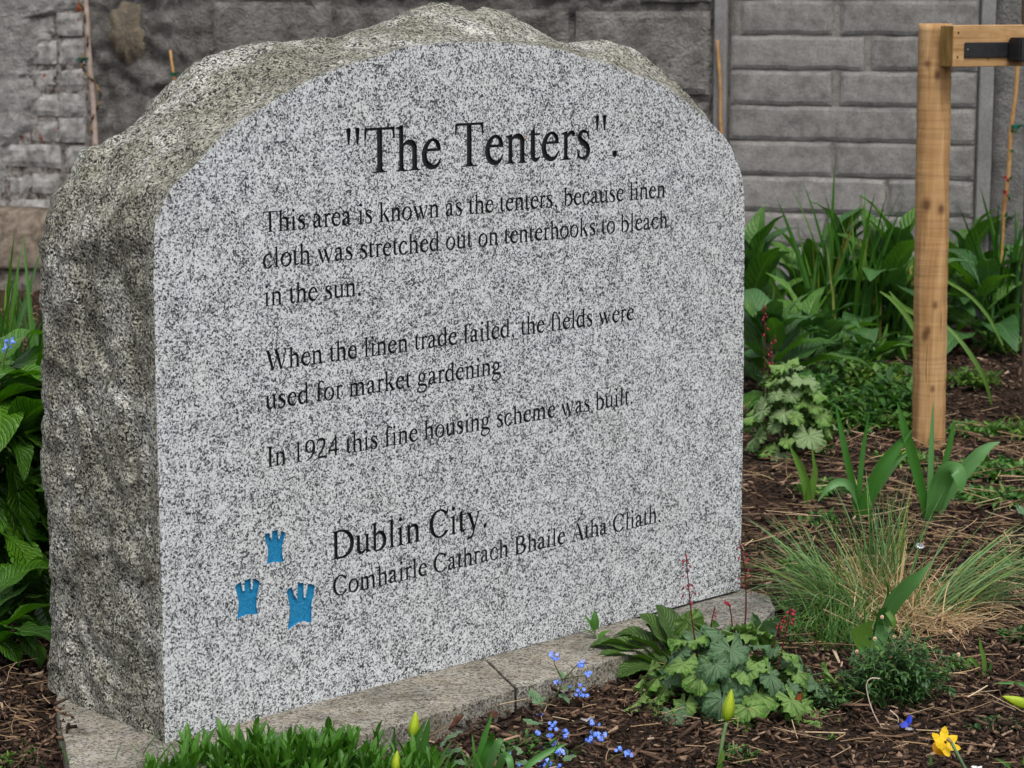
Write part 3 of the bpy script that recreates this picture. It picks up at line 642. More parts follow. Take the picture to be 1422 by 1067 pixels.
while zs[-1] > 0.05: zs.append(zs[-1] - pitch_z)
seams = {6: 1159, 7: 1203, 8: 1160, 9: 1292, 10: 1160, 11: 1215, 12: 1130}
for i in range(1, len(zs)):
    z1_, z0_ = zs[i - 1] - 0.0035, zs[i] + 0.0035
    row = i if i < 20 else 0
    sm = {5: 1160, 6: 1159+45, 7: 1160}.get(-1)
    cut = {6: 1159, 7: 1203, 8: 1160, 9: 1296, 10: 1158, 11: 1235, 12: 1150}.get(row, 1120 + (row * 67) % 160)
    sc_ = sx(cut); g_ = 0.014 if row in (6, 7, 8) else 0.006
    for a, b in ((sL + 0.012 + (0.03 if row == 6 else 0), sc_ - g_), (sc_ + g_, sR_ - 0.004)):
        if row == 9 and False: continue
        o = block_mesh('block', a, b, z0_, z1_, 0.0, 0.03, M_block, bw, 0.0016, 0.005, seed=i * 3.3 + a, res=0.0115); chw(o, bw)
# smooth posts either side of the block panel
def conc_post(pxa, pxb, label, off=0.02):
    a, b = sx(pxa), sx(pxb); mb = MB(); V = []
    prof = [(a, -0.12), (a, off - 0.008), (a + 0.006, off), (b - 0.006, off), (b, off - 0.008), (b, -0.12)]
    n = len(prof)
    for z in np.linspace(-0.05, 1.9, 30):
        for s, o in prof: V.append(w3(s, z, o + 0.0012 * nz(s, z, 4, 9)) - w3(a, 0, 0))
    f = [(k*n+i, k*n+(i+1) % n, (k+1)*n+(i+1) % n, (k+1)*n+i) for k in range(29) for i in range(n)]; f.append(tuple(29*n + i for i in range(n)))
    o = mk('concrete_post', V, f, M_post); o.location = w3(a, 0, 0); return tag(o, label, 'concrete post', 'concrete posts of the garden wall')
conc_post(991, 1009, 'thin pale concrete post in the wall just right of the stone')
conc_post(1358.5, 1379, 'smooth concrete post at the right end of the block wall', 0.012)
rp = thing('rough_cast_wall', 'rough cast concrete wall panel at the far right behind the tree tie', 'wall', w3(sx(1380), 0))
chw(wall_core('rough_panel', sx(1379.5), sx(1700), -0.05, 1.75, 0.0, 0.15, m_wall('rough_cast', (0.12, 0.115, 0.108), (0.18, 0.173, 0.164), (0.26, 0.25, 0.236), 12, 1.0, 0.012, 0.8), rp, fn=lambda s, z: 0.012 * nz(s, z, 2, 35) + 0.008 * nz(s, z, 2, 12)), rp)

# old rubble wall behind the stone
rw = thing('rubble_wall', 'old dark rubble and rough concrete wall behind the top of the stone', 'wall', w3(sx(560), 0))
def rubble(s, z):
    d, p = noise.voronoi(Vector((s * 7 + 0.5 * nz(s, z, 1, 6), z * 9, 3.3)))
    px = sx(240); wgt = 1.0 if s < px else 0.35
    return wgt * (0.042 * min(0.55, d[1] - d[0]) - 0.02) + 0.016 * fbm(s, z, 4, 14, 3) + 0.012 * nz(s, z, 2, 55) + 0.006 * nz(s, z, 2, 110)
chw(wall_core('rubble_face', sx(60), sx(990.5), -0.05, 1.85, 0.0, 0.2, M_rubble, rw, res=0.016, fn=rubble), rw)
zt = lambda py, px: wp(px, py)[1]
for k, (xa, xb, ya, yb) in enumerate([(300, 462, 3, 118), (470, 640, 12, 120), (655, 790, 14, 125), (800, 985, 16, 130), (180, 290, -90, -10), (305, 480, -110, -12), (500, 700, -100, -4), (720, 880, -104, -3), (890, 985, -100, 3), (640, 800, 140, 250), (812, 985, 142, 250), (905, 985, 262, 370)]):
    zb = zt(yb, (xa + xb) / 2); ztp = zt(ya, (xa + xb) / 2)
    chw(block_mesh('wall_stone', sx(xa), sx(xb), zb, ztp, 0.012 + 0.003 * (k % 3), 0.06, M_rubble, rw, 0.007, 0.008, seed=k * 7.7, res=0.018, cfreq=16), rw)
tan_r = m_wall('tan_mortar_patch', (0.10, 0.085, 0.065), (0.17, 0.14, 0.10), (0.23, 0.20, 0.15), 16, 1.0, 0.01, 0.1)
V = []; cs, cz_ = sx(180), zt(50, 180); n = 30
for rr in (1.0, 0.6, 0.0):
    for k in range(n if rr else 1):
        a = 2 * math.pi * k / n; q = rr * (1 + 0.5 * nz(math.cos(a), math.sin(a), 2, 2.2) + 0.2 * nz(math.cos(a), math.sin(a), 5, 7)); s = cs + 0.075 * q * math.cos(a); z = cz_ + 0.10 * q * math.sin(a); V.append(w3(s, z, 0.022 - 0.03 * (rr > .9) + 0.010 * nz(s, z, 1, 25)))
f = [(k, (k+1) % n, n + (k+1) % n, n + k) for k in range(n)] + [(n + k, n + (k+1) % n, 2*n) for k in range(n)]
chw(mk('mortar_patch', V, f, tan_r, rw, True), rw)
chw(block_mesh('red_brick_end', sx(114), sx(122), zt(16, 118), zt(-20, 118), 0.03, 0.05, m_simple('red_brick', (0.16, 0.035, 0.015), (0.28, 0.065, 0.025), 60), rw, 0.003, 0.006, res=0.012), rw)

# brick pier with flaking render, nearer than the rubble wall
PD = WD.copy(); PN = Vector((PD.y, -PD.x, 0)); PQ = Q + WD * sx(125) + WN * 0.03; PQ.z = 0
def pp(px, py): 
    r = ray(px, py); C = Vector((0, 0, CZ)); t = (PQ - C).dot(PN) / r.dot(PN); p = C + r * t; return ((p - PQ).dot(PD), p.z)
_w3 = w3
pier = thing('brick_pier', 'weathered brick pier with flaking grey render and bare red brick patches', 'wall', (PQ.x, PQ.y, 0))
M_limebrick = None
def m_limebrick():
    k = NT('limewashed_brick'); c = k.co(); n = k.noise(c, 16, 5, 0.7).outputs[0]; rnd = k.n('ObjectInfo').outputs['Random']
    grey = k.ramp(k.noise(c, 30, 4).outputs[0], [(0.3, (0.12, 0.11, 0.10)), (0.48, (0.24, 0.23, 0.218)), (0.7, (0.38, 0.37, 0.355))])
    red = k.ramp(k.noise(c, 50, 4).outputs[0], [(0.3, (0.10, 0.028, 0.014)), (0.7, (0.26, 0.07, 0.03))])
    m = k.ramp(k.math('ADD', n, k.math('MULTIPLY', rnd, 0.12)), [(0.69, 0.0), (0.74, 1.0)])
    return k.done(k.mix(m, grey, red), 0.9, k.bump(k.noise(c, 90, 5, 0.7).outputs[0], 0.7, 0.006), 0.15)
M_limebrick = m_limebrick()
M_pmortar = m_simple('dark_crumbling_mortar', (0.035, 0.024, 0.018), (0.26, 0.24, 0.22), 45, 0.95, 0.9, 0.01)
w3 = lambda s, z, off=0.0: PQ + PD * s + PN * off + Vector((0, 0, z))
WN_keep = WN; WN = PN
s_l = pp(-700, 150)[0]
chw(wall_core('mortar', s_l, 0.0, -0.05, 1.75, -0.008, 0.05, M_pmortar, pier, res=0.03, fn=lambda s, z: 0.006 * nz(s, z, 3, 30)), pier)
zrow = 0.24; rowi = 0
while zrow < 1.62:
    s = 0.0 - (0.0 if rowi % 2 else 0.0); odd = rowi % 2; first = True
    while s > s_l + 0.02:
        L = (0.115 if odd else 0.23); 
        if not odd and first: L = 0.11
        a = max(s - L, s_l)
        if a < s - 0.03 and s > pp(-90, 150)[0]:
            o = block_mesh('brick', a + random.uniform(0.001, 0.010), s - random.uniform(0.001, 0.008) - (0.0 if not first else 0.0), zrow + random.uniform(0.0, 0.007), zrow + 0.078 + random.uniform(-0.004, 0.011), 0.002 + random.uniform(-0.007, 0.004), 0.03, M_limebrick, pier, 0.006, 0.006, seed=rowi * 5.1 + s * 3, res=0.018, cfreq=25); chw(o, pier)
        s -= L; first = False
    zrow += 0.094; rowi += 1
# render coat with a ragged right edge
edge = [(-30, 100), (5, 96), (20, 82), (24, 52), (32, 50), (50, 70), (75, 62), (90, 50), (110, 44), (135, 60), (160, 52), (175, 50), (190, 30), (205, 14), (225, 10), (250, 5), (285, -2)]
ed = [pp(x, y) for y, x in edge]; ys_ = [e[1] for e in ed][::-1]; xs_ = [e[0] for e in ed][::-1]
nzr, nsr = 170, 130; V = []; zlo, zhi = pp(0, 288)[1], 1.7
for j in range(nzr + 1):
    z = zlo + (zhi - zlo) * j / nzr; er = np.interp(z, ys_, xs_) + 0.024 * nz(z, 0, 3, 26) + 0.014 * nz(z, 2, 3, 80) + 0.007 * nz(z, 2, 3, 200)
    for i in range(nsr + 1):
        t = i / nsr; s = s_l + (er - s_l) * t; V.append(w3(s, z, (0.010 if t < 0.985 else -0.004) + 0.007 * nz(s, z, 8, 17) + 0.005 * nz(s, z, 8, 45) + 0.003 * nz(s, z, 8, 110) + 0.006 * math.sin(z * 67) * max(0, nz(s, z, 5, 7) + .1)))
f = [(j*(nsr+1)+i, j*(nsr+1)+i+1, (j+1)*(nsr+1)+i+1, (j+1)*(nsr+1)+i) for j in range(nzr) for i in range(nsr)]
chw(mk('render_coat', V, f, M_render, pier, True), pier)
# sloping weathering ledge at its foot
zt1, zt0 = pp(40, 292)[1], pp(20, 372)[1] + 0.01
M_ledge = m_simple('brown_mortar_ledge', (0.065, 0.05, 0.038), (0.19, 0.155, 0.12), 26, 0.9, 0.8, 0.01, 0.15, 6)
nl = 110; V = []
prof = [(0.0, zt1 + 0.012), (0.05, zt1), (0.10, (zt1 + zt0) / 2 + 0.01), (0.13, zt0 + 0.012), (0.132, zt0), (0.0, zt0)]
for i in range(nl + 1):
    s = s_l + (0.06 - s_l) * i / nl
    for o, z in prof: V.append(w3(s, z + 0.008 * nz(s, z, 1, 14) + 0.10 * max(0, s + 0.15) , o + 0.01 * nz(s, z, 4, 12)))
n = len(prof); f = [(i*n+k, (i+1)*n+k, (i+1)*n+(k+1) % n, i*n+(k+1) % n) for i in range(nl) for k in range(n)]; f += [tuple(range(n)), tuple(nl*n + k for k in range(n))[::-1]]
chw(mk('weathering_ledge', V, f, M_ledge, pier, True), pier)
chw(wall_core('plinth_course', s_l, 0.04, -0.05, zt0 + 0.004, 0.118, 0.15, m_simple('mossy_plinth', (0.05, 0.04, 0.03), (0.20, 0.18, 0.15), 25, 0.95, 1.0, 0.012), pier, res=0.03, fn=lambda s, z: 0.012 * nz(s, z, 3, 14)), pier)
w3 = _w3; WN = WN_keep
# ================================================================ timber tree support
def m_wood(name, c1, c2, c3, axis, knots=()):
    k = NT(name); c = k.co()
    st = {'z': (1, 1, 0.07), 'x': (0.07, 1, 1)}[axis]; mp = k.n('Mapping', i0=c, Scale=st).outputs[0]
    g = k.noise(mp, 38, 6, 0.65, 1.2).outputs[0]; n = k.noise(c, 7, 3).outputs[0]
    col = k.ramp(g, [(0.3, c1), (0.5, c2), (0.68, c3)]); col = k.mix(k.ramp(n, [(0.4, 0.0), (0.7, 0.5)]), col, k.mix(1.0, col, (0.78, 0.68, 0.55), 'MULTIPLY'))
    saw = k.n('Mapping', i0=c, Scale={'z': (0.6, 0.6, 9), 'x': (4, 0.6, 3)}[axis]).outputs[0]; sw = k.noise(saw, 9, 2, 0.5, 0.5).outputs[0]
    crk = k.ramp(k.noise(k.n('Mapping', i0=c, Scale=(1, 1, 0.05) if axis == 'z' else (0.05, 1, 1)).outputs[0], 95, 2, 0.5).outputs[0], [(0.27, 0.75), (0.31, 0.0)])
    col = k.mix(crk, col, (0.09, 0.045, 0.02))
    col = k.mix(0.3, col, k.mix(1.0, col, k.ramp(sw, [(0.35, 0.7), (0.6, 1.15)]), 'MULTIPLY'))
    for (kx, ky, kz, r) in knots:
        d = k.n('VectorMath', _operation='DISTANCE', i0=k.n('Mapping', i0=c, Scale=(1, 0.25, 0.65)).outputs[0], i1=(kx, ky * 0.25, kz * 0.65)).outputs['Value']
        col = k.mix(k.ramp(d, [(r * 0.4, 0.85), (r * 0.7, 0.5), (r * 1.3, 0.0)]), col, (0.08, 0.035, 0.014))
    return k.done(col, 0.75, k.bump(k.math('ADD', k.math('MULTIPLY', g, 0.5), k.math('MULTIPLY', sw, 0.8)), 0.6, 0.003), 0.2)
sb = G(1289, 622); st_ = at(1298.5, 33, sb.y)
sup = thing('tree_support', 'pale timber stake with a cross rail holding the young tree at the right edge', 'tree stake', sb)
H = st_.z; lean = (st_.x - sb.x)
M_stake = m_wood('stake_timber', (0.22, 0.118, 0.045), (0.35, 0.205, 0.088), (0.46, 0.295, 0.145), 'z', [(-0.010, -0.035, H - 0.115, 0.0075), (-0.032, -0.02, H - 0.09, 0.008), (0.008, -0.035, H - 0.42, 0.010), (-0.025, -0.03, H - 0.41, 0.011), (-0.015, -0.035, H - 0.70, 0.008), (0.0, -0.035, 0.34, 0.007), (0.0, -0.035, 0.145, 0.006), (-0.02, -0.03, 0.27, 0.009)])
nz_, na = 70, 26; V = []
for j in range(nz_ + 1):
    z = -0.08 + (H + 0.08) * j / nz_; cx_ = lean * max(z, 0) / H
    for i in range(na):
        a = 2 * math.pi * i / na; r = 0.0385 * (1 + 0.02 * nz(math.cos(a), math.sin(a), z, 6)) + 0.0006 * math.sin(z * 330 + a * 2); yy = max(-0.034, r * math.sin(a)); V.append((cx_ + r * math.cos(a) + 0.0015 * nz(z, 1, 1, 7), yy, z + (0.002 * nz(a, 1, 2, 3) if j == nz_ else 0)))
f = [(j*na+i, j*na+(i+1) % na, (j+1)*na+(i+1) % na, (j+1)*na+i) for j in range(nz_) for i in range(na)] + [tuple(nz_ * na + i for i in range(na))]
mk('stake', V, f, M_stake, sup, False).data.polygons.foreach_set('use_smooth', [True] * (len(f) - 1) + [False])
ra = R(27); ax = Vector((math.cos(ra), math.sin(ra), 0)); bx_ = Vector((-ax.y, ax.x, 0))
FLp = at(1324, 35.5, sb.y - 0.092) - sb; zt_ = FLp.z; zb_ = (at(1324, 93.5, sb.y - 0.092) - sb).z
M_rail = m_wood('rail_timber', (0.22, 0.12, 0.045), (0.36, 0.215, 0.095), (0.48, 0.32, 0.16), 'x', [(0.10, 0, 0.02, 0.004)])
rail = bpy.data.objects.new('rail', None)
def railbox(name, x0, x1, y0, y1, z0, z1, mat, bev=0.0015, seg=1):
    bm = bmesh.new(); bmesh.ops.create_cube(bm, size=1)
    for v in bm.verts: v.co = Vector(((x0 + x1) / 2 + v.co.x * (x1 - x0), (y0 + y1) / 2 + v.co.y * (y1 - y0), (z0 + z1) / 2 + v.co.z * (z1 - z0)))
    bmesh.ops.bevel(bm, geom=bm.edges[:], offset=bev, segments=seg, affect='EDGES')
    me = bpy.data.meshes.new(name); bm.to_mesh(me); bm.free(); me.materials.append(mat); o = bpy.data.objects.new(name, me); link(o, sup)
    o.location = (FLp.x, FLp.y, zb_); o.rotation_euler = (0, 0, ra); return o
hr = zt_ - zb_
railbox('rail', 0.0015, 0.62, 0.0, 0.048, 0, hr, M_rail)
railbox('rail_end', 0, 0.0016, 0.0015, 0.0465, 0.0015, hr - 0.0015, m_simple('end_grain', (0.13, 0.07, 0.015), (0.24, 0.15, 0.045), 90, 0.8, 0.6, 0.002, 0.2, 5, (0.35, 0.65), (1, 1, 0.18)), 0.0004)
M_rub = m_simple('black_rubber', (0.006, 0.006, 0.007), (0.014, 0.014, 0.016), 60, 0.5, 0.15, 0.001, 0.4)
M_steel = m_simple('zinc_nail', (0.25, 0.25, 0.25), (0.5, 0.5, 0.5), 90, 0.35, 0.1, 0.001, 0.6)
railbox('tie_strap', 0.031, 0.16, -0.0045, -0.0005, hr * 0.22, hr * 0.59, M_rub, 0.0012)
railbox('tie_buffer', 0.150, 0.205, -0.05, -0.0046, hr * 0.12, hr * 0.70, M_rub, 0.004, 2)
for sx_, sz_ in ((0.0145, 0.82), (0.0135, 0.24)):
    o = railbox('screw', sx_ - .002, sx_ + .002, -0.0012, 0.0008, hr * sz_ - .0025, hr * sz_ + .0025, m_simple('screw_hole', (0.03, 0.02, 0.012), (0.07, 0.05, 0.03), 100), 0.0005)
railbox('nail', 0.0375, 0.0392, -0.006, -0.004, hr * 0.41, hr * 0.44, M_steel, 0.0004)
# second stake of the pair stands outside the frame
o = mk('stake', [(x + 0.60 * ax.x, y + 0.60 * ax.y + 0.02, z) for x, y, z in V], f, M_stake, sup, True)

tr = thing('young_tree', 'slim brown trunk of a young tree tied to the rail at the right edge', 'tree', G(1430, 590))
tb = tr.location.copy(); mb = MB()
pts = smoothpath([tuple(Vector((0, 0, -0.05))), tuple(at(1428, 450, tb.y) - tb), tuple(at(1430.5, 200, tb.y) - tb), tuple(at(1429.5, 60, tb.y) - tb), tuple(at(1429, -60, tb.y) - tb), (0.02, 0.03, 2.2)], 8)
mb.tube(pts, [0.0175 - 0.008 * i / len(pts) for i in range(len(pts))], 12)
M_bark = m_simple('young_bark', (0.05, 0.032, 0.022), (0.13, 0.09, 0.065), 70, 0.8, 0.5, 0.003, 0.2, 5, (0.35, 0.65), (1, 1, 0.3))
mb.build('trunk', M_bark, tr, True)
for i in range(9):
    a = i * 2.4; z0 = 1.35 + 0.09 * i; mb = MB(); L = 0.35 - 0.02 * i
    mb.tube(smoothpath([(0.01, 0.02, z0), (0.01 + L * .4 * math.cos(a), .02 + L * .4 * math.sin(a), z0 + .12), (0.01 + L * .7 * math.cos(a), .02 + L * .7 * math.sin(a), z0 + .36)], 4), [0.006 - 0.0004 * j for j in range(9)], 5); mb.build('branch', M_bark, tr, True)

# ================================================================ canes on the wall
M_cane = m_simple('bamboo_cane', (0.24, 0.12, 0.04), (0.42, 0.24, 0.09), 30, 0.5, 0.1, 0.001, 0.4)
M_tie = m_simple('green_tie', (0.0, 0.05, 0.03), (0.01, 0.10, 0.06), 50, 0.5, 0)
def cane(pa, pb, depth_off, rad, label, tie_at=None, mat=None, name='bamboo_cane'):
    s0, z0 = wp(*pb, depth_off); s1, z1 = wp(*pa, depth_off)
    a = w3(s1, z1, depth_off); b = w3(s0, z0, depth_off); b2 = a + (b - a) * ((a.z + 0.03) / (a.z - b.z)); t = thing(name, label, 'cane', b2, 'canes standing against the wall'); mb = MB()
    pts = []; rr = []
    n = 24
    for i in range(n + 1):
        q = (b2.lerp(a, i / n)) - b2; pts.append((q.x + 0.002 * math.sin(i), q.y, q.z)); rr.append(rad * (1.18 if i % 5 == 2 else 1.0) * (1 - 0.2 * i / n))
    mb.tube(pts, rr, 8); mb.build('cane', mat or M_cane, t, True)
    if tie_at:
        c = at(*tie_at, a.y) - b2; mb = MB(); mb.tube([c + Vector((0, 0, -0.006)), c + Vector((0, 0, 0.006))], rad * 1.9, 8); mb.tube([c + Vector((0, -rad * 1.5, 0)), c + Vector((0.02, -rad * 2, 0.006))], 0.003, 4); mb.build('tie', M_tie, t)
    return t, a, b2
cane((997, 56), (1002, 188), 0.035, 0.0068, 'tan bamboo cane against the wall just right of the stone')
cane((237, 70), (243, 120), 0.08, 0.0062, 'short tip of a tan bamboo cane above the left shoulder of the stone', (241, 103))
t, a, b = cane((114, -60), (133, 200), 0.16, 0.0115, 'thick pinkish grey cane with a twining stem beside the brick pier', (116.5, 82.5), m_simple('weathered_cane', (0.23, 0.17, 0.14), (0.36, 0.29, 0.25), 25, 0.7, 0.2, 0.002), 'garden_cane')
mb = MB(); Yc = a.y - 0.01
mb.tube([at(x, y, Yc - 0.02 * math.sin(i * 1.3)) - b for i, (x, y) in enumerate([(q[0], q[1]) for q in smoothpath([(100, -30), (106, -5), (116, 14), (118, 30), (122, 60), (115, 80), (113, 88), (118, 100), (131, 115), (139, 130), (136, 148), (130, 160), (126, 175), (130, 192), (135, 215)], 4)])], 0.0042, 6)
mb.build('twining_stem', m_simple('twining_stem', (0.07, 0.045, 0.015), (0.16, 0.10, 0.035), 30, 0.6, 0.2), t, True)
t, a, b = cane((1416, 60), (1390, 345), 0.25, 0.0075, 'bamboo cane with small red and green shoots below the rail at the right', (1410, 176))
M_red = m_simple('red_shoot', (0.16, 0.008, 0.012), (0.30, 0.02, 0.02), 60, 0.5, 0); M_grn = m_simple('small_green_shoot', (0.012, 0.045, 0.012), (0.03, 0.09, 0.02), 60, 0.5, 0)
for (x, y, m) in [(1407, 184, M_grn), (1403, 210, M_grn), (1398, 248, M_red), (1402, 250, M_grn), (1395, 269, M_red), (1401, 273, M_grn), (1399, 300, M_grn)]:
    c = at(x, y, a.y - 0.01) - b; mb = MB()
    for q in range(4):
        d = Vector((random.uniform(-1, 1), random.uniform(-.5, .5), random.uniform(-.4, .8))).normalized() * 0.012; e = d.cross(Vector((0.2, 1, 0))).normalized() * 0.005; mb.add([c, c + d * .5 + e, c + d, c + d * .5 - e], [(0, 1, 2, 3)])
    mb.build('shoot', m, t)
# ================================================================ plants
def leaf_me(name, mat, L, W, prof, nl=10, nw=4, cup=0.25, arch=0.9, teeth=0.0, nteeth=20, wave=0.0, a0=0.0, twist=0.0, petiole=0.0, seed=0, quilt=0.0):
    """grid leaf growing along +Y from the origin, upper side +Z"""
    V = []; UVs = []; f = []; y = z = 0.0; ang = a0; mb = MB()
    if petiole:
        y = petiole * math.cos(a0); z = petiole * math.sin(a0)
    row = []
    for i in range(nl + 1):
        t = i / nl; w_ = W / 2 * prof(t)
        if teeth and 0 < i < nl: w_ *= 1 + teeth * (1 if i % 2 else -1)
        tw = twist * t
        for j in range(nw * 2 + 1):
            u = (j - nw) / nw; x = w_ * u; zz = cup * abs(x) + wave * math.sin(t * 15 + seed + (1.7 if u < 0 else 0)) * abs(u) ** 2 * w_
            if quilt: zz += quilt * math.sin((t - abs(u) * 0.25) * 40) * (1 - abs(abs(u) * 2 - 1)) * W
            xx = x * math.cos(tw) - zz * math.sin(tw); zz = x * math.sin(tw) + zz * math.cos(tw)
            V.append((xx, y - zz * math.sin(ang), z + zz * math.cos(ang))); UVs.append((0.5 + u * 0.5, t))
        st = L / nl; ang = a0 - arch * ((i + 0.5) / nl) ** 1.3; y += st * math.cos(ang); z += st * math.sin(ang)
    n = nw * 2 + 1
    for i in range(nl):
        for j in range(nw * 2): k = i * n + j; f.append((k, k + 1, k + n + 1, k + n))
    mb.add(V, f, UVs, 0.5)
    if petiole: mb.tube([(0, 0, 0), (0, petiole * math.cos(a0), petiole * math.sin(a0))], [W * 0.045, W * 0.035], 5, 0.5)
    return mb.build(name, mat, smooth=True, me_only=True)
ovate = lambda t: max(0.0, math.sin(math.pi * t ** 0.62)) ** 0.8 * (1 - 0.15 * t) + 0.02
lance = lambda t: max(0.0, math.sin(math.pi * t ** 0.8)) ** 0.85 + 0.03
obov = lambda t: max(0.0, math.sin(math.pi * t ** 1.35)) ** 0.8 + 0.08 * (1 - t)
strap = lambda t: min(1.0, 0.7 + t) * (1 - t ** 5) ** 0.8 * (1 - 0.35 * t) + 0.01

M_broad = m_leaf('broad_leaf', (0.018, 0.070, 0.007), (0.075, 0.19, 0.018), (0.12, 0.25, 0.04), 0.40, 11, 0.6, 0.22)
M_broad2 = m_leaf('blue_green_broad_leaf', (0.018, 0.065, 0.016), (0.06, 0.15, 0.04), (0.09, 0.19, 0.06), 0.42, 12, 0.5, 0.15)
M_crinkle = m_leaf('crinkled_leaf', (0.024, 0.070, 0.010), (0.085, 0.17, 0.024), (0.15, 0.25, 0.06), 0.5, 14, 0.9, 0.2)
M_comfrey = m_leaf('comfrey_leaf', (0.016, 0.075, 0.003), (0.075, 0.21, 0.006), (0.13, 0.29, 0.025), 0.42, 13, 0.9, 0.22)
M_shoot = m_leaf('fresh_leaf', (0.020, 0.080, 0.005), (0.060, 0.18, 0.010), (0.09, 0.21, 0.04), 0.45, 5, 0.2, 0.25, veinw=0.1)
M_herb = m_leaf('herb_leaf', (0.016, 0.065, 0.008), (0.045, 0.14, 0.018), (0.06, 0.15, 0.04), 0.5, 6, 0.3, 0.2, veinw=0.3)
M_strap = m_blade('strap_leaf', [(0.0, (0.014, 0.06, 0.005)), (0.5, (0.035, 0.125, 0.009)), (0.88, (0.075, 0.19, 0.014)), (0.97, (0.16, 0.19, 0.03)), (1.0, (0.3, 0.22, 0.06))], 0.42)
M_tulip = m_blade('tulip_leaf', [(0.0, (0.03, 0.12, 0.012)), (0.5, (0.06, 0.19, 0.035)), (1.0, (0.11, 0.24, 0.085))], 0.42)
M_daff = m_blade('daffodil_leaf', [(0.0, (0.025, 0.085, 0.012)), (0.5, (0.045, 0.13, 0.02)), (1.0, (0.10, 0.20, 0.03))], 0.42)
M_tuft = m_blade('grass_blade', [(0.0, (0.05, 0.13, 0.03)), (0.35, (0.10, 0.20, 0.06)), (0.7, (0.17, 0.28, 0.12)), (0.9, (0.13, 0.22, 0.03)), (1.0, (0.26, 0.28, 0.08))], 0.55)
M_dead = m_blade('dead_grass', [(0.0, (0.22, 0.13, 0.06)), (0.5, (0.44, 0.30, 0.155)), (1.0, (0.64, 0.50, 0.31))], 0.75, 0.1)
M_stem = m_simple('green_stem', (0.03, 0.075, 0.02), (0.07, 0.13, 0.04), 60, 0.5, 0)
M_rstem = m_simple('dark_red_stem', (0.045, 0.008, 0.010), (0.10, 0.018, 0.018), 60, 0.5, 0)

def heuchera_leaf(name, mat, Rr, seed):
    nt_, nr_ = 90, 7; V = []; UVs = []; f = []; vein = []; rd = random.Random(seed); ph = rd.uniform(-.2, .2)
    for k in range(nr_ + 1):
        q = k / nr_
        for i in range(nt_ + 1):
            th = -math.pi + 0.22 + (2 * math.pi - 0.44) * i / nt_
            lb = 0.5 + 0.5 * math.cos(7 * th); r = Rr * (0.80 + 0.17 * lb ** 0.6 + 0.045 * abs(math.cos(10.5 * th + 0.5 * math.sin(seed))) + 0.02 * math.sin(23 * th + seed)) * (0.88 + 0.12 * math.cos(th)) * (1 + 0.05 * math.sin(2 * th + seed * 1.7))
            r *= q; x = r * math.sin(th); y = r * math.cos(th)
            z = -0.13 * r * q + Rr * q * q * (0.07 * math.cos(7 * th) + 0.12 * math.sin(5 * th + seed) + 0.075 * math.sin(16 * th + seed * 2) + 0.03 * math.sin(29 * th + seed)) + Rr * 0.12 * math.sin(3 * th + seed) * q
            V.append((x, y, z)); UVs.append((0.5 + x / Rr / 2.4, 0.5 + y / Rr / 2.4))
            vein.append(max(0, 1 - abs(math.sin(3.5 * th)) * (3 + 7 * q)) * (1 - 0.5 * q) * (1 if q > 0 else 1))
    n = nt_ + 1
    for k in range(nr_):
        for i in range(nt_): f.append((k*n+i, (k+1)*n+i, (k+1)*n+i+1, k*n+i+1))
    return mk(name, V, f, mat, smooth=True, uv=UVs, attr={'vein': vein}, me_only=True)
def m_heuchera(name, green, pale, silver, amt):
    k = NT(name); uv = k.n('TexCoord').outputs['UV']; c = k.co(); rnd = k.n('ObjectInfo').outputs['Random']
    d = k.n('VectorMath', _operation='DISTANCE', i0=uv, i1=(0.5, 0.5, 0)).outputs['Value']
    vein = k.n('Attribute', _attribute_name='vein').outputs['Fac']
    n = k.noise(c, 5.5, 8, 0.78).outputs[0]; n2 = k.noise(c, 2.2, 3).outputs[0]
    s = k.ramp(k.math('ADD', k.math('MULTIPLY', n, 0.95), k.math('MULTIPLY_ADD', k.math('SUBTRACT', 0.30, d), 0.6, k.math('MULTIPLY', rnd, 0.10))), [(0.43, 0.0), (0.56, amt)])
    col = k.mix(k.ramp(n2, [(0.35, 0.0), (0.65, 1.0)]), green, pale); col = k.mix(s, col, silver)
    col = k.mix(k.math('MULTIPLY', vein, 0.75), col, tuple(x * 0.75 for x in green))
    k.done(col, 0.42, k.bump(k.math('SUBTRACT', n, vein), 0.8, 0.006), 0.4); k.translucent(k.mix(1.0, col, (1.3, 1.5, 0.6), 'MULTIPLY'), 0.18); return k.m
M_heu = m_heuchera('coral_bells_leaf', (0.032, 0.12, 0.008), (0.10, 0.24, 0.015), (0.25, 0.38, 0.12), 0.7)
M_heu_d = m_heuchera('dark_coral_bells_leaf', (0.012, 0.055, 0.014), (0.03, 0.10, 0.022), (0.15, 0.25, 0.13), 0.75)
M_heu_b = m_heuchera('pale_coral_bells_leaf', (0.028, 0.095, 0.016), (0.07, 0.165, 0.026), (0.25, 0.34, 0.16), 0.85)
M_bell = m_simple('red_bell_flower', (0.16, 0.006, 0.02), (0.34, 0.02, 0.045), 200, 0.5, 0)

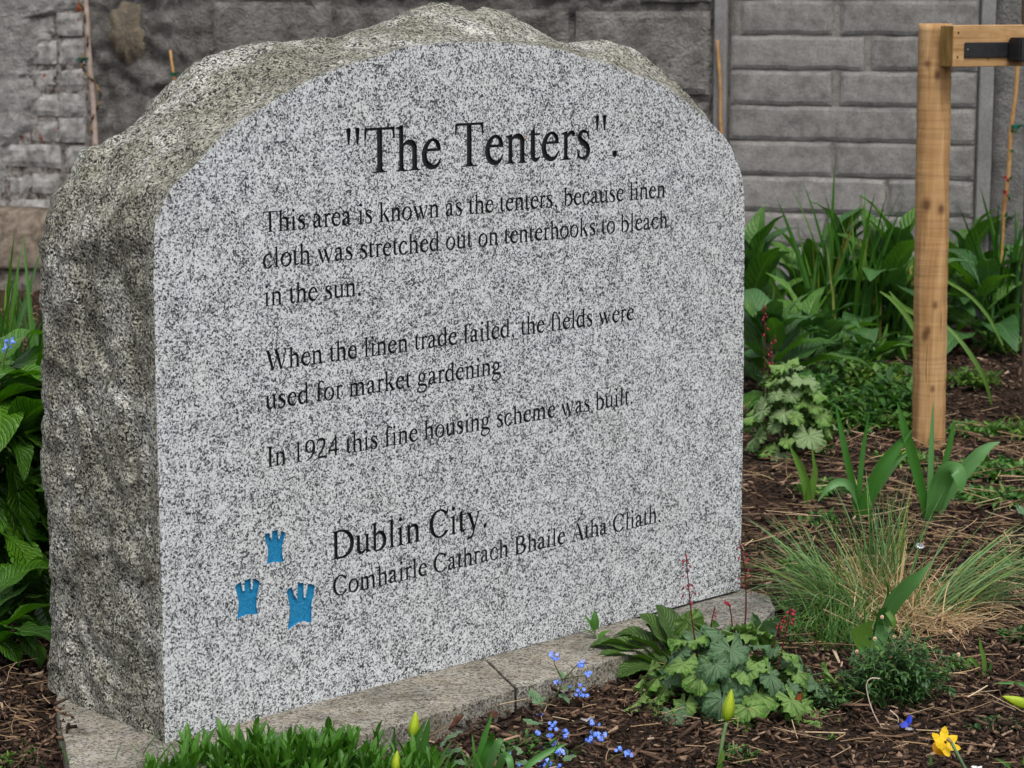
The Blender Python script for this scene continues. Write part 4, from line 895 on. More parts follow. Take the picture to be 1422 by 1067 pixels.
def flower_stalk(par, path, off, rad=0.0013, nfl=16, spread=0.008, size=0.0032, seed=0, start=0.55):
    rd = random.Random(seed); q = [Vector(p) - off for p in path]; pts = [tuple(p) for p in smoothpath([tuple(p) for p in q], 6)]
    mb = MB(); mb.tube(pts, [rad * (1 - 0.5 * i / len(pts)) for i in range(len(pts))], 6, 0.5)
    fl = MB()
    for i in range(nfl):
        t = start + (1 - start) * (i + rd.random()) / nfl; k = min(len(pts) - 1, int(t * (len(pts) - 1))); p = Vector(pts[k]); sp = spread * (1.25 - t) * 1.6
        a = rd.uniform(0, 6.28); e = p + Vector((math.cos(a) * sp, math.sin(a) * sp, rd.uniform(-.3, .6) * sp)); mb.tube([p, e], 0.0004, 3, 0.5, False)
        dn = (Vector((math.cos(a) * .6, math.sin(a) * .6, -0.8))).normalized(); s_ = size * rd.uniform(0.7, 1.2)
        fl.tube([e, e + dn * s_ * .5, e + dn * s_ * 1.3, e + dn * s_ * 1.8], [s_ * .25, s_ * .62, s_ * .55, s_ * .3], 6, rd.random())
    s = mb.build('flower_stalk', M_rstem, par, True); fl.build('flowers', M_bell, s, True)['kind'] = 'stuff'
def heuchera(label, c, rad, n, lr, mats, seed, hmax, group=None, extra=()):
    t = thing('coral_bells', label, 'plant', c, group); rd = random.Random(seed); ms = [heuchera_leaf('leaf', m, 1.0, seed + i) for i in range(3) for m in mats]; st = MB(); k = len(ms)
    spots = []
    for i in range(n):
        a = i * 2.39996; q = math.sqrt((i + 0.5) / n); r = rad * q * rd.uniform(0.85, 1.1); h = hmax * (1 - 0.75 * q ** 2) + rd.uniform(-.02, .02); spots.append((r * math.cos(a), r * math.sin(a) * 0.9, max(0.012, h), a, q))
    spots += [(x, y, z, math.atan2(y, x), 1.0) for x, y, z in extra]
    for (x, y, z, a, q) in spots:
        s = lr * rd.uniform(0.55, 1.2); tilt = -R(8 + 42 * q + rd.uniform(-24, 24))
        M = Matrix.Translation((x, y, z)) @ Matrix.Rotation(a - math.pi / 2 + rd.uniform(-.5, .5), 4, 'Z') @ Matrix.Rotation(tilt, 4, 'X') @ Matrix.Rotation(rd.uniform(-.25, .25), 4, 'Y') @ Matrix.Scale(s, 4)
        inst('leaf', ms[rd.randrange(k)], t, M)
        st.tube(smoothpath([(x * .12, y * .12, 0.0), (x * .5, y * .5, z * .75), (x, y, z - 0.001)], 3), 0.0014, 4, 0.5, False)
    st.build('leaf_stalks', M_stem, t)['kind'] = 'stuff'
    return t
hc = G(1015, 985)
hf = heuchera('green silver marbled coral bells with dark red flower stalks in front of the stone', hc, 0.120, 60, 0.033, [M_heu, M_heu, M_heu_d], 3, 0.112, None,
     [(0.095, -0.005, 0.035), (0.135, 0.03, 0.03), (0.10, -0.045, 0.018), (0.085, -0.07, 0.014), (-0.10, -0.02, 0.03), (0.06, -0.05, 0.02), (-0.02, -0.075, 0.02), (-0.05, -0.06, 0.03), (0.115, 0.06, 0.05), (-0.125, 0.01, 0.05), (0.15, 0.06, 0.04), (0.145, -0.02, 0.02), (0.12, -0.07, 0.012), (-0.14, -0.03, 0.02), (-0.09, -0.075, 0.015), (0.02, -0.09, 0.012), (0.16, 0.02, 0.035), (-0.06, 0.05, 0.12), (0.05, 0.06, 0.115)])
for k, (pth, dy) in enumerate([([(969, 915), (961, 860), (956, 810), (952, 764)], 0.0), ([(1033, 890), (1036, 840), (1034, 790), (1026, 748)], 0.03), ([(1019, 900), (1017, 870), (1013, 842), (1006, 834)], 0.02), ([(1072, 960), (1083, 915), (1092, 875), (1098, 842)], -0.04), ([(1060, 930), (1076, 890), (1084, 862)], 0.0), ([(990, 900), (988, 868), (993, 842)], 0.02)]):
    flower_stalk(hf, [at(x, y, hc.y + dy + 0.0) for x, y in pth], hc, 0.0014, (16, 15, 9, 18, 7, 5)[k], (0.008, 0.009, 0.002, 0.009, 0.005, 0.004)[k], (0.0024, 0.0023, 0.0024, 0.0026, 0.002, 0.002)[k], k, (0.5, 0.45, 0.75, 0.75, 0.7, 0.7)[k])
hb_ = G(1098, 636)
hb = heuchera('pale cream and green marbled coral bells beside the right edge of the stone', hb_, 0.105, 52, 0.036, [M_heu_b, M_heu_b, M_heu], 13, 0.205, None, [(-0.085, -0.03, 0.05), (-0.06, -0.05, 0.03), (-0.03, -0.06, 0.02), (0.07, -0.03, 0.03)])
for k, (pth, dy) in enumerate([([(1060, 560), (1062, 500), (1062, 450), (1060, 422)], 0.05), ([(1064, 560), (1068, 510), (1070, 485), (1077, 466)], 0.04), ([(1064, 540), (1069, 510), (1074, 492)], 0.03)]):
    flower_stalk(hb, [at(x, y, hb_.y + dy) for x, y in pth], hb_, 0.0017, (11, 7, 3)[k], 0.006, 0.0034, 20 + k, 0.55)

def rosette(label, name, c, leaves, ms, cat='plant', group=None, part='leaf'):
    """leaves: (px, py of tip direction ignored) -> yaw, elevation, scale, dx, dy, dz, roll, mesh index"""
    t = thing(name, label, cat, c, group)
    for (yaw, el, s, dx, dy, dz, roll, mi) in leaves:
        M = Matrix.Translation((dx, dy, dz)) @ Matrix.Rotation(R(yaw), 4, 'Z') @ Matrix.Rotation(R(el), 4, 'X') @ Matrix.Rotation(R(roll), 4, 'Y') @ Matrix.Scale(s, 4)
        inst(part, ms[mi % len(ms)], t, M)
    return t
fox = [leaf_me('leaf', m, 1.0, w_, pr, 26, 5, cu, ar, 0.02, 26, 0.10, R(8), 0.15, 0.28, sd, 0.006) for m, w_, pr, cu, ar, sd in ((M_broad, .42, ovate, .25, 1.0, 0), (M_broad2, .46, ovate, .2, 1.3, 2), (M_broad, .34, lance, .35, .8, 4), (M_broad2, .50, ovate, .15, 1.5, 6))]
def ring_leaves(n, seed, el=(20, 70), s=(0.14, 0.22), yaw0=0, rz=0.02, h=0.0, hz=0.0):
    rd = random.Random(seed); out = []
    for i in range(n):
        q = i / max(1, n - 1); out.append((yaw0 + i * 137.5 + rd.uniform(-15, 15), el[0] + (el[1] - el[0]) * q + rd.uniform(-8, 8), rd.uniform(*s) * (1.1 - 0.25 * q), rd.uniform(-rz, rz), rd.uniform(-rz, rz), h + hz * q, rd.uniform(-15, 15), rd.randrange(4)))
    return out
G_BR = 'broad leaved plants along the back wall'
def broad(label, px, py, n, seed, el, s, h=0, hz=0.0, yaw0=0, rz=0.02):
    return rosette(label, 'foxglove_plant', G(px, py), ring_leaves(n, seed, el, s, yaw0, rz, h, hz), fox, 'plant', G_BR)
broad('broad dark green leafy plant touching the right edge of the stone', 1072, 560, 26, 1, (5, 72), (0.15, 0.22), 0.02, 0.12)
broad('broad leaved plant low between the stone and the sword leaved clump', 1120, 535, 20, 2, (5, 60), (0.15, 0.21), 0.02, 0.10)
broad('tall broad leaved plant with arching leaves just left of the timber stake', 1232, 500, 20, 3, (25, 80), (0.18, 0.27), 0.05, 0.20)
broad('tall broad leaved plant behind the sword leaves below the block wall', 1165, 490, 16, 4, (30, 78), (0.18, 0.26), 0.05, 0.18)
broad('broad leaved plant with one large flat leaf right of the stake', 1362, 490, 18, 5, (5, 60), (0.17, 0.24), 0.03, 0.14)
broad('upright leafy plant behind the upper right edge of the stone', 1045, 500, 14, 6, (45, 85), (0.2, 0.27), 0.04, 0.16)
broad('broad leaved plant at the wall foot between the stake and the right edge', 1335, 462, 16, 9, (20, 70), (0.16, 0.24), 0.05, 0.16)
broad('leafy plant at the far right edge behind the sword leaves', 1425, 470, 14, 10, (20, 70), (0.16, 0.23), 0.05, 0.14)
broad('low leafy plant in front of the sword leaved clump left of the stake', 1200, 540, 16, 11, (0, 50), (0.13, 0.19), 0.02, 0.06)
broad('leafy plant between the stone and the tall sword leaved clump', 1120, 490, 20, 12, (20, 70), (0.17, 0.24), 0.04, 0.12)
broad('leafy plant half hidden behind the timber stake', 1300, 485, 14, 8, (20, 70), (0.15, 0.22), 0.03, 0.10)

def blades(mb, n, c, spread, L, W, lean, rd, bend=0.5, nl=9, fold=0.3, az=None, rr=(0, 1)):
    for i in range(n):
        x = c[0] + rd.gauss(0, spread); y = c[1] + rd.gauss(0, spread); a = rd.uniform(0, 6.283) if az is None else rd.gauss(*az); le = rd.uniform(*L); wd = rd.uniform(*W); th = math.pi / 2 - abs(rd.gauss(lean[0], lean[1])); be = bend * rd.uniform(0.3, 1.6)
        dx, dy = math.cos(a), math.sin(a); fa = a + math.pi / 2 + rd.uniform(-1.2, 1.2) * 1.0; sxv, syv = math.cos(fa), math.sin(fa); p = [x, y, c[2]]; V = []; UVs = []; k2 = rd.uniform(-.3, .3)
        for j in range(nl + 1):
            t = j / nl; hw = wd / 2 * min(1, 0.75 + t) * (1 - t ** 3) ** 0.9 + 0.0002
            nx_, ny_ = -syv * 0.4, sxv * 0.4
            V += [(p[0] - sxv * hw, p[1] - syv * hw, p[2]), (p[0] + nx_ * hw * fold * 2, p[1] + ny_ * hw * fold * 2, p[2]), (p[0] + sxv * hw, p[1] + syv * hw, p[2])]; UVs += [(0, t), (0.5, t), (1, t)]
            ang = th - be * t ** 1.2; st = le / nl; p[0] += dx * st * math.cos(ang) - dy * k2 * st * t; p[1] += dy * st * math.cos(ang) + dx * k2 * st * t; p[2] = max(0.004, p[2] + st * math.sin(ang))
        f = []
        for j in range(nl): b = j * 3; f += [(b, b+1, b+4, b+3), (b+1, b+2, b+5, b+4)]
        mb.add(V, f, UVs, rr[0] + (rr[1] - rr[0]) * rd.random())
def blade_parts(t, n, spread, L, W, lean, rd, mat, nvar=8, bend=0.3, cc=(0, 0)):
    ms = []
    for k in range(nvar):
        mb = MB(); blades(mb, 1, (0, 0, 0), 0, L, W, lean, rd, bend); ms.append(mb.build('blade', mat, me_only=True))
    for i in range(n): inst('blade', ms[i % nvar], t, place((cc[0] + rd.gauss(0, spread), cc[1] + rd.gauss(0, spread), 0), rz=rd.uniform(0, 6.28), s=rd.uniform(0.75, 1.15)))
def sword(label, px, py, n, spread, L, seed, W=(0.010, 0.017)):
    t = thing('sword_leaf_clump', label, 'plant', G(px, py), 'clumps of sword shaped leaves'); blade_parts(t, n, spread, L, W, (0.10, 0.12), random.Random(seed), M_strap, 18, 0.35); return t
sword('tall clump of dark sword shaped leaves in the middle of the back bed', 1165, 505, 60, 0.055, (0.36, 0.55), 31)
sword('sword leaved clump between the tall clump and the stake', 1235, 500, 52, 0.05, (0.26, 0.44), 32)
sword('clump of sword shaped leaves at the right edge in front of the grey wall', 1398, 485, 62, 0.045, (0.28, 0.46), 33)
t = thing('sword_leaf_clump', 'sword leaved clump at the left edge above the comfrey leaves', 'plant', G(18, 640), 'clumps of sword shaped leaves')
blade_parts(t, 60, 0.055, (0.36, 0.50), (0.008, 0.014), (0.12, 0.12), random.Random(34), M_strap, 16, 0.3)

# comfrey-like plant left of the stone
com = [leaf_me('leaf', M_comfrey, 1.0, w_, pr, 28, 6, cu, ar, 0.025, 28, 0.16, R(10), 0.2, 0.15, sd, 0.009) for w_, pr, cu, ar, sd in ((.44, obov, .25, 1.2, 0), (.5, ovate, .2, 1.6, 2), (.38, lance, .35, 1.0, 4), (.48, obov, .12, 2.0, 6))]
cb = Vector((-0.835, 3.93, 0)); rd = random.Random(41); lv = []
for i in range(130):
    q = i / 129; lv.append((rd.choice([rd.uniform(-170, -10), rd.uniform(-120, -60)]) + 0, rd.uniform(-25, 45), rd.uniform(0.13, 0.20), rd.uniform(-0.10, 0.10), rd.uniform(-0.12, 0.08), 0.05 + 0.38 * q, rd.uniform(-20, 20), rd.randrange(4)))
for i in range(70): lv.append((rd.uniform(-150, -30), rd.uniform(-70, -15), rd.uniform(0.12, 0.17), rd.uniform(-0.10, 0.11), rd.uniform(-0.14, 0.0), 0.12 + 0.32 * i / 70, rd.uniform(-20, 20), rd.randrange(4)))
for i in range(24): lv.append((rd.uniform(-150, -30), rd.uniform(30, 75), rd.uniform(0.12, 0.17), rd.uniform(-0.10, 0.10), rd.uniform(-0.02, 0.12), 0.30, rd.uniform(-20, 20), rd.randrange(4)))
rosette('large bright green comfrey plant with crinkled leaves left of the stone', 'comfrey_plant', cb, lv, com)
mb = MB()
for i in range(9): a = i * 0.7; mb.tube(smoothpath([(0.02 * math.cos(a), 0.05 + 0.02 * math.sin(a), -0.01), (0.04 * math.cos(a), 0.05 + 0.04 * math.sin(a), 0.2), (0.05 * math.cos(a), 0.04 + 0.05 * math.sin(a), 0.34)], 4), 0.003, 6)
mb.build('stems', M_stem, [o for o in scene.objects if o.name.startswith('comfrey_plant')][0], True)['kind'] = 'stuff'
low = G(-18, 925); lv = [(rd.uniform(-130, 20), rd.uniform(5, 45), rd.uniform(0.10, 0.15), rd.uniform(-.03, .03), rd.uniform(-.03, .03), 0.02 + 0.005 * i, rd.uniform(-15, 15), rd.randrange(4)) for i in range(16)]
rosette('low crinkled leaves over the mulch at the lower left edge', 'comfrey_seedling', low, lv, com)

# crinkled primula leaves
prim = [leaf_me('leaf', M_crinkle, 1.0, w_, obov, 24, 6, cu, ar, 0.03, 24, 0.14, R(14), 0.1, 0.0, sd, 0.012) for w_, cu, ar, sd in ((.34, .35, .8, 0), (.38, .3, 1.1, 2), (.30, .4, .6, 5))]
pc = G(948, 935)
rosette('crinkled green primrose leaves lying against the slab left of the coral bells', 'primrose', pc,
        [(78, 14, .135, -.01, .0, .012, 10, 0), (62, 30, .12, -.01, 0, .014, 0, 1), (95, 20, .125, -.02, -.01, .012, -10, 2), (118, 6, .10, -.02, -.01, .008, 0, 1), (40, 34, .10, 0, 0, .015, 0, 0), (18, 48, .10, 0, .01, .015, 0, 2), (-5, 62, .095, 0.01, .01, .015, 0, 1), (150, 4, .085, -.01, -.01, .008, 0, 0), (105, 34, .09, -.02, 0, .015, 20, 2), (72, 48, .085, 0, .01, .015, -15, 0), (175, 6, .07, 0, -.01, .01, 0, 1), (-30, 40, .08, .01, .01, .015, 0, 2), (85, 26, .13, -.03, -.01, .014, 15, 1), (52, 22, .11, -.02, -.02, .012, -10, 2), (110, 22, .12, -.03, -.02, .01, 5, 0), (130, 16, .10, -.03, -.02, .01, -15, 1), (28, 58, .10, -.01, .0, .02, 10, 0), (66, 64, .09, -.02, .01, .02, -10, 1)], prim)
# leafy shoot on the slab edge
sp = G(826, 925); t = thing('leafy_shoot', 'small upright shoot with oval leaves left of the primrose leaves', 'plant', sp)
ov = [leaf_me('leaf', M_shoot, 1.0, .42, ovate, 10, 3, .2, a, 0, 0, .05, R(10), 0, .15, i) for i, a in enumerate((.6, 1.2, 1.8))]
mb = MB(); pth = [at(x, y, sp.y) - sp for x, y in ((832, 925), (835, 905), (829, 890), (826, 880))]; mb.tube(pth, 0.0015, 5); mb.build('stem', M_stem, t, True)
for (p, yaw, el, s, mi) in ((pth[3], 60, 55, .030, 0), (pth[3], 0, 80, .034, 0), (pth[1], 100, 30, .034, 2), (pth[1], -80, 40, .036, 2), (pth[2], 95, 50, .030, 1), (pth[2], -60, 35, .030, 1), (pth[0], 110, 10, .05, 1), (pth[0], -70, 10, .07, 1), (pth[0], 160, 10, .06, 1), (pth[0], -110, 15, .055, 2)):
    inst('leaf', ov[mi], t, place(p, R(el), 0, R(yaw), s))

# bulb leaves drawn as free ribbons
def ribbon(pts, face=(0.0, -1.0, 0.35), fold=0.35, tw=0.0, k=6):
    """pts: (x,y,z,width)"""
    q = smoothpath(pts, k); V = []; UVs = []; f = []; n = len(q); fc_ = Vector(face)
    for i, p in enumerate(q):
        t = Vector(q[min(i+1, n-1)][:3]) - Vector(q[max(i-1, 0)][:3]); t.normalize(); s = t.cross(fc_)
        if s.length < 1e-4: s = Vector((1, 0, 0))
        s.normalize(); nn = s.cross(t).normalized(); a = tw * i / n; s2 = s * math.cos(a) + nn * math.sin(a); n2 = nn * math.cos(a) - s * math.sin(a); P0 = Vector(p[:3]); w_ = max(p[3], 0.0003) / 2
        for u in (-1, -.5, 0, .5, 1): V.append(P0 + s2 * w_ * u + n2 * w_ * fold * (u * u)); UVs.append((0.5 + u / 2, i / (n - 1)))
    for i in range(n - 1):
        for j in range(4): b = i * 5 + j; f.append((b, b + 1, b + 6, b + 5))
    return V, f, UVs
def bulb(label, base, leaves, mat, name='tulip_plant', cat='plant', group='leaves of spring bulbs'):
    b = G(*base); t = thing(name, label, cat, b, group)
    for lf in leaves:
        pts = lf[0]; opt = lf[1] if len(lf) > 1 else {}
        P3 = [tuple(at(x, y, b.y + dy) - b) + (w_ / 3344 * b.y,) for x, y, dy, w_ in pts]
        V, f, UVs = ribbon(P3, opt.get('face', (0.15, -1, 0.35)), opt.get('fold', 0.35), opt.get('tw', 0.0)); mb = MB(); mb.add(V, f, UVs, opt.get('r', random.random())); mb.build('leaf', opt.get('mat', mat), t, True)
    return t, b
bulb('tulip leaves with one curled over standing in front of the timber stake', (1291, 726), [
    ([(1288, 728, 0, 9), (1281, 690, .0, 14), (1268, 640, -.01, 16), (1256, 598, -.02, 13), (1246, 558, -.02, 1)],), ([(1291, 728, 0, 8), (1291, 690, 0, 9), (1293, 620, 0, 8), (1296, 558, 0, 1)],),
    ([(1294, 728, 0, 8), (1298, 690, .01, 9), (1310, 650, .02, 9), (1320, 610, .02, 8), (1324, 582, .02, 1)],), ([(1296, 728, 0, 12), (1312, 690, .0, 19), (1334, 660, -.01, 22), (1358, 634, -.02, 19), (1375, 620, -.02, 11), (1389, 614, -.02, 1)], {'r': .9, 'tw': .5}),
    ([(1293, 730, 0, 14), (1298, 700, -.02, 26), (1306, 672, -.03, 30), (1316, 655, -.045, 27), (1328, 654, -.06, 23), (1334, 668, -.065, 17), (1335, 684, -.065, 3)], {'r': .7, 'fold': .2})], M_tulip)
bulb('tulip leaves between the pale coral bells and the curled tulip', (1192, 726), [
    ([(1190, 728, 0, 8), (1187, 690, 0, 11), (1176, 640, -.01, 10), (1168, 600, -.01, 8), (1160, 560, -.01, 1)], {'r': .1}), ([(1193, 728, 0, 7), (1193, 680, 0, 8), (1199, 620, .01, 7), (1207, 574, .01, 1)], {'r': .1}),
    ([(1196, 726, 0, 10), (1204, 695, -.01, 20), (1222, 655, -.02, 22), (1245, 622, -.02, 14), (1268, 596, -.02, 1)], {'r': .2}), ([(1198, 712, 0, 10), (1215, 680, .02, 14), (1240, 645, .04, 13), (1262, 628, .05, 2)], {'r': .0}),
    ([(1190, 700, 0, 4), (1180, 676, -.02, 10), (1166, 670, -.03, 12), (1150, 678, -.04, 9), (1136, 696, -.04, 2)], {'r': .9})], M_tulip)
bulb('two short yellow green tulip shoots below the pale coral bells', (1122, 706), [
    ([(1121, 708, 0, 9), (1119, 680, 0, 13), (1112, 655, 0, 12), (1104, 636, 0, 8), (1096, 618, 0, 1)], {'r': .9, 'fold': .8}), ([(1123, 708, 0, 8), (1126, 680, 0, 12), (1131, 655, 0, 8), (1129, 635, 0, 4), (1127, 614, 0, 1)], {'r': 1.0, 'fold': .8})], M_daff)
bulb('folded and torn daffodil leaves in front of the grass tuft', (1216, 930), [
    ([(1216, 930, 0, 14), (1206, 905, -.01, 24), (1198, 885, -.02, 31), (1194, 868, -.03, 36)], {'r': .95, 'fold': .1}), ([(1214, 930, 0, 10), (1200, 905, -.015, 10), (1188, 882, -.02, 5), (1183, 874, -.02, 1)], {'r': .6, 'mat': M_tulip}),
    ([(1218, 930, 0, 18), (1222, 895, 0, 20), (1226, 868, .0, 19), (1240, 838, -.02, 24), (1262, 812, -.04, 22), (1280, 796, -.05, 11), (1293, 780, -.05, 1)], {'r': .8, 'mat': M_tulip, 'fold': .15}),
    ([(1232, 850, -.015, 9), (1240, 862, -.02, 8), (1242, 874, -.02, 1)], {'r': .8}), ([(1222, 868, -.01, 9), (1228, 845, -.015, 7), (1233, 825, -.015, 4), (1232, 812, -.02, 3), (1229, 808, -.02, 1)], {'r': .0}),
    ([(1215, 920, .01, 12), (1216, 890, .01, 14), (1222, 858, .01, 12), (1223, 845, .01, 5)], {'r': 0})], M_daff, 'daffodil_plant')
bulb('short bright daffodil leaves at the right among the straw', (1366, 940), [([(1367, 942, 0, 6), (1366, 915, 0, 7), (1362, 900, 0, 5), (1360, 884, 0, 1)], {'r': .8}), ([(1364, 942, 0, 5), (1357, 925, -.01, 7), (1350, 917, -.02, 6), (1345, 916, -.02, 5), (1343, 925, -.02, 2)], {'r': .9}), ([(1368, 942, 0, 4), (1374, 930, 0, 5), (1378, 918, 0, 1)], {'r': .3})], M_daff, 'daffodil_plant')
bulb('single tulip leaf poking up at the bottom edge left of the daffodil', (1294, 1078), [([(1294, 1080, 0, 6), (1293, 1062, 0, 6), (1291, 1046, 0, 1)], {'r': .8})], M_tulip)
bulb('narrow tulip leaf lying over the mulch at the right edge', (1430, 965), [([(1432, 965, 0, 6), (1425, 953, -.02, 6), (1410, 949, -.03, 5), (1382, 949, -.04, 1)], {'r': .6})], M_tulip)
bulb('small green tulip leaf at the bottom right corner', (1412, 1078), [([(1412, 1080, 0, 10), (1405, 1067, 0, 9), (1392, 1058, 0, 5), (1382, 1053, 0, 1)], {'r': .3}), ([(1418, 1080, 0, 5), (1421, 1060, 0, 5), (1424, 1045, 0, 1)], {'r': .9})], M_daff)
bulb('three curling tulip leaves between the green clump and the blue flowers', (668, 1088), [
    ([(664, 1092, 0, 9), (665, 1060, 0, 11), (672, 1025, 0, 9), (679, 1005, 0, 5), (683, 990, 0, 1)], {'r': .4}), ([(668, 1092, 0, 9), (672, 1055, -.01, 12), (680, 1032, -.01, 11), (684, 1018, -.02, 6)], {'r': .1}),
    ([(676, 1092, 0, 9), (680, 1060, -.02, 13), (690, 1036, -.03, 12), (696, 1026, -.03, 7)], {'r': .9}), ([(690, 1090, 0, 9), (694, 1062, -.03, 11), (702, 1050, -.04, 12), (708, 1058, -.05, 10), (710, 1080, -.05, 9)], {'r': .8}),
    ([(718, 1085, 0, 6), (735, 1062, 0, 9), (760, 1045, .01, 9), (787, 1033, .02, 1)], {'r': .6})], M_tulip)
# buds
def bud_mesh(L, W, seed=0):
    V = []; UVs = []; f = []; n, m_ = 12, 14
    for i in range(m_ + 1):
        t = i / m_; r = W / 2 * (math.sin(math.pi * min(1, t ** 0.72)) ** 0.75) * (1 - 0.25 * t) + 0.0002
        for k in range(n): a = 2 * math.pi * k / n; rr = r * (1 - 0.10 * (0.5 + 0.5 * math.cos(3 * a)) ** 6 * 2); V.append((rr * math.cos(a), rr * math.sin(a), L * t)); UVs.append((k / n, t))
    for i in range(m_):
        for k in range(n): f.append((i*n+k, i*n+(k+1) % n, (i+1)*n+(k+1) % n, (i+1)*n+k))
    return V, f, UVs
def m_bud():
    k = NT('green_yellow_bud'); uv = k.n('SeparateXYZ', i0=k.n('TexCoord').outputs['UV']); n = k.noise(k.co(scale=(1, 1, 0.15)), 400, 3).outputs[0]
    col = k.mix(k.ramp(uv.outputs[1], [(0.05, 0.3), (0.6, 1.0)]), (0.14, 0.27, 0.015), (0.42, 0.52, 0.02)); col = k.mix(k.ramp(n, [(0.4, 0.35), (0.6, 0.0)]), col, (0.12, 0.26, 0.02))
    k.done(col, 0.4, k.bump(n, 0.2, 0.001), 0.4); k.translucent(col, 0.25); return k.m
M_bud = m_bud()
def bud(label, basepx, pth, L, W, Y, extra=None, up=None):
    b = Vector((0, 0, 0)); P3 = [at(x, y, Y) for x, y in pth]; b = Vector((P3[0].x, P3[0].y, 0)); t = thing('tulip_bud', label, 'tulip', b, 'closed tulip buds')
    mb = MB(); mb.tube(smoothpath([tuple(p - b) for p in P3], 5), [0.0026] * ((len(P3) - 1) * 5 + 1), 8); mb.build('stem', m_simple('bud_stem', (0.10, 0.18, 0.07), (0.16, 0.25, 0.10), 50, 0.45, 0) if 'M_bst' not in globals() else globals()['M_bst'], t, True)
    d = (P3[-1] - P3[-2]).normalized() if up is None else Vector(up).normalized(); V, f, UVs = bud_mesh(L, W); o = mk('bud', V, f, M_bud, t, True, uv=UVs); o.location = P3[-1] - b; o.rotation_euler = d.to_track_quat('Z', 'Y').to_euler()
    for e in extra or []:
        pts, r = e; P4 = [tuple(at(x, y, Y + dy) - b) + (w_ / 3344 * Y,) for x, y, dy, w_ in pts]; V, f, UVs = ribbon(P4, fold=0.6); m2 = MB(); m2.add(V, f, UVs, r); m2.build('leaf', M_daff, t, True)
    return t
M_bst = m_simple('bud_stem', (0.10, 0.18, 0.07), (0.16, 0.25, 0.10), 50, 0.45, 0)
bud('closed yellow green tulip bud on a tall stem in front of the coral bells', None, [(1000, 1105), (999, 1060), (1004, 1025), (1009, 1003)], 0.0475, 0.0185, 3.12, [([(996, 1100, -.005, 8), (1000, 1065, -.005, 10), (1003, 1050, -.005, 7), (1004, 1040, -.005, 1)], 1.0)], up=(0.13, 0, 1))
bud('yellow green tulip bud between green leaves against the slab edge', None, [(572, 1105), (573, 1060), (573, 1026)], 0.038, 0.0165, 3.04, [([(556, 1105, -.01, 18), (566, 1060, -.01, 20), (580, 1025, -.01, 10), (592, 1000, -.01, 1)], .5), ([(575, 1105, -.02, 14), (584, 1060, -.02, 16), (592, 1020, -.02, 10), (597, 996, -.02, 1)], .35), ([(545, 1105, .02, 8), (546, 1050, .02, 8), (548, 1010, .02, 2)], .1)], up=(0.12, 0, 1))
bud('yellow green tulip bud at the bottom edge beside the green clump', None, [(549, 1120), (549, 1075)], 0.032, 0.0135, 2.96, None, up=(0.08, 0, 1))
bud('fat yellow green tulip bud lying sideways at the right edge', None, [(1470, 1010), (1450, 992), (1432, 981)], 0.046, 0.017, 3.28, None, up=(-1, -0.1, 0.38))
# daffodil
db = at(1313, 1033, 3.08); Yd = 3.08
foot_ = G(1352, 1110); t = thing('daffodil', 'open yellow daffodil seen from behind on a bent stem at the lower right', 'daffodil', (foot_.x, Yd, 0))
o0 = Vector((foot_.x, Yd, 0)); mb = MB(); pth = [at(x, y, Yd + dy) - o0 for x, y, dy in ((1362, 1105, 0), (1343, 1072, -.01), (1330, 1048, -.015), (1320, 1030, -.014), (1315, 1026, -.012))]
mb.tube(smoothpath([tuple(p) for p in pth], 5), 0.0022, 7); mb.build('stem', m_simple('daffodil_stem', (0.09, 0.17, 0.08), (0.15, 0.24, 0.12), 50, 0.5, 0), t, True)
mb = MB(); mb.tube([pth[-1] + Vector((.006, -.004, -.004)), pth[-1] + Vector((.001, -.001, 0))], [0.002, 0.0035], 7); mb.build('seed_case', m_simple('papery_sheath', (0.20, 0.12, 0.05), (0.33, 0.22, 0.09), 100, 0.7, 0), t, True)
M_yel = m_leaf('yellow_petal', (0.68, 0.43, 0.006), (0.80, 0.58, 0.012), (0.60, 0.34, 0.004), 0.5, 3, 0.25, 0.3, veinw=0.0, spec=0.3)
pet = leaf_me('petal', M_yel, 0.0205, 0.0135, lambda t: math.sin(math.pi * min(1, t ** 0.75 * 0.97 + .03)) ** 0.65, 10, 4, 0.25, 0.5, 0, 0, 0.1)
fd = Vector((-0.25, 0.55, -0.55)).normalized(); qf = fd.to_track_quat('Z', 'Y').to_matrix().to_4x4()
for i in range(6):
    M = Matrix.Translation(at(1313, 1031, Yd) - o0) @ qf @ Matrix.Rotation(i * math.pi / 3 + 0.25, 4, 'Z') @ Matrix.Translation((0, 0.002, 0)) @ Matrix.Rotation(R(8 if i % 2 else -6), 4, 'X'); inst('petal', pet, t, M)
mb = MB(); mb.tube([(0, 0, 0), (0, 0, .006), (0, 0, .014), (0, 0, .019)], [.003, .007, .008, .0105], 14, 0.5, False); o = mb.build('trumpet', m_simple('orange_trumpet', (0.65, 0.28, 0.01), (0.8, 0.4, 0.01), 90, 0.5, 0), t, True); o.matrix_local = Matrix.Translation(at(1313, 1031, Yd) - o0) @ qf
y2 = at(1403, 1088, 3.02); t = thing('daffodil', 'top of a yellow daffodil cut off by the bottom right edge', 'daffodil', (y2.x, y2.y, 0)); 
for i in range(6): inst('petal', pet, t, Matrix.Translation((0, 0, y2.z)) @ Matrix.Rotation(R(70), 4, 'X') @ Matrix.Rotation(i * math.pi / 3, 4, 'Z') @ Matrix.Rotation(R(12), 4, 'X'))
mb = MB(); mb.tube([(0.01, 0, 0), (0, 0, y2.z)], 0.002, 6); mb.build('stem', M_stem, t, True)

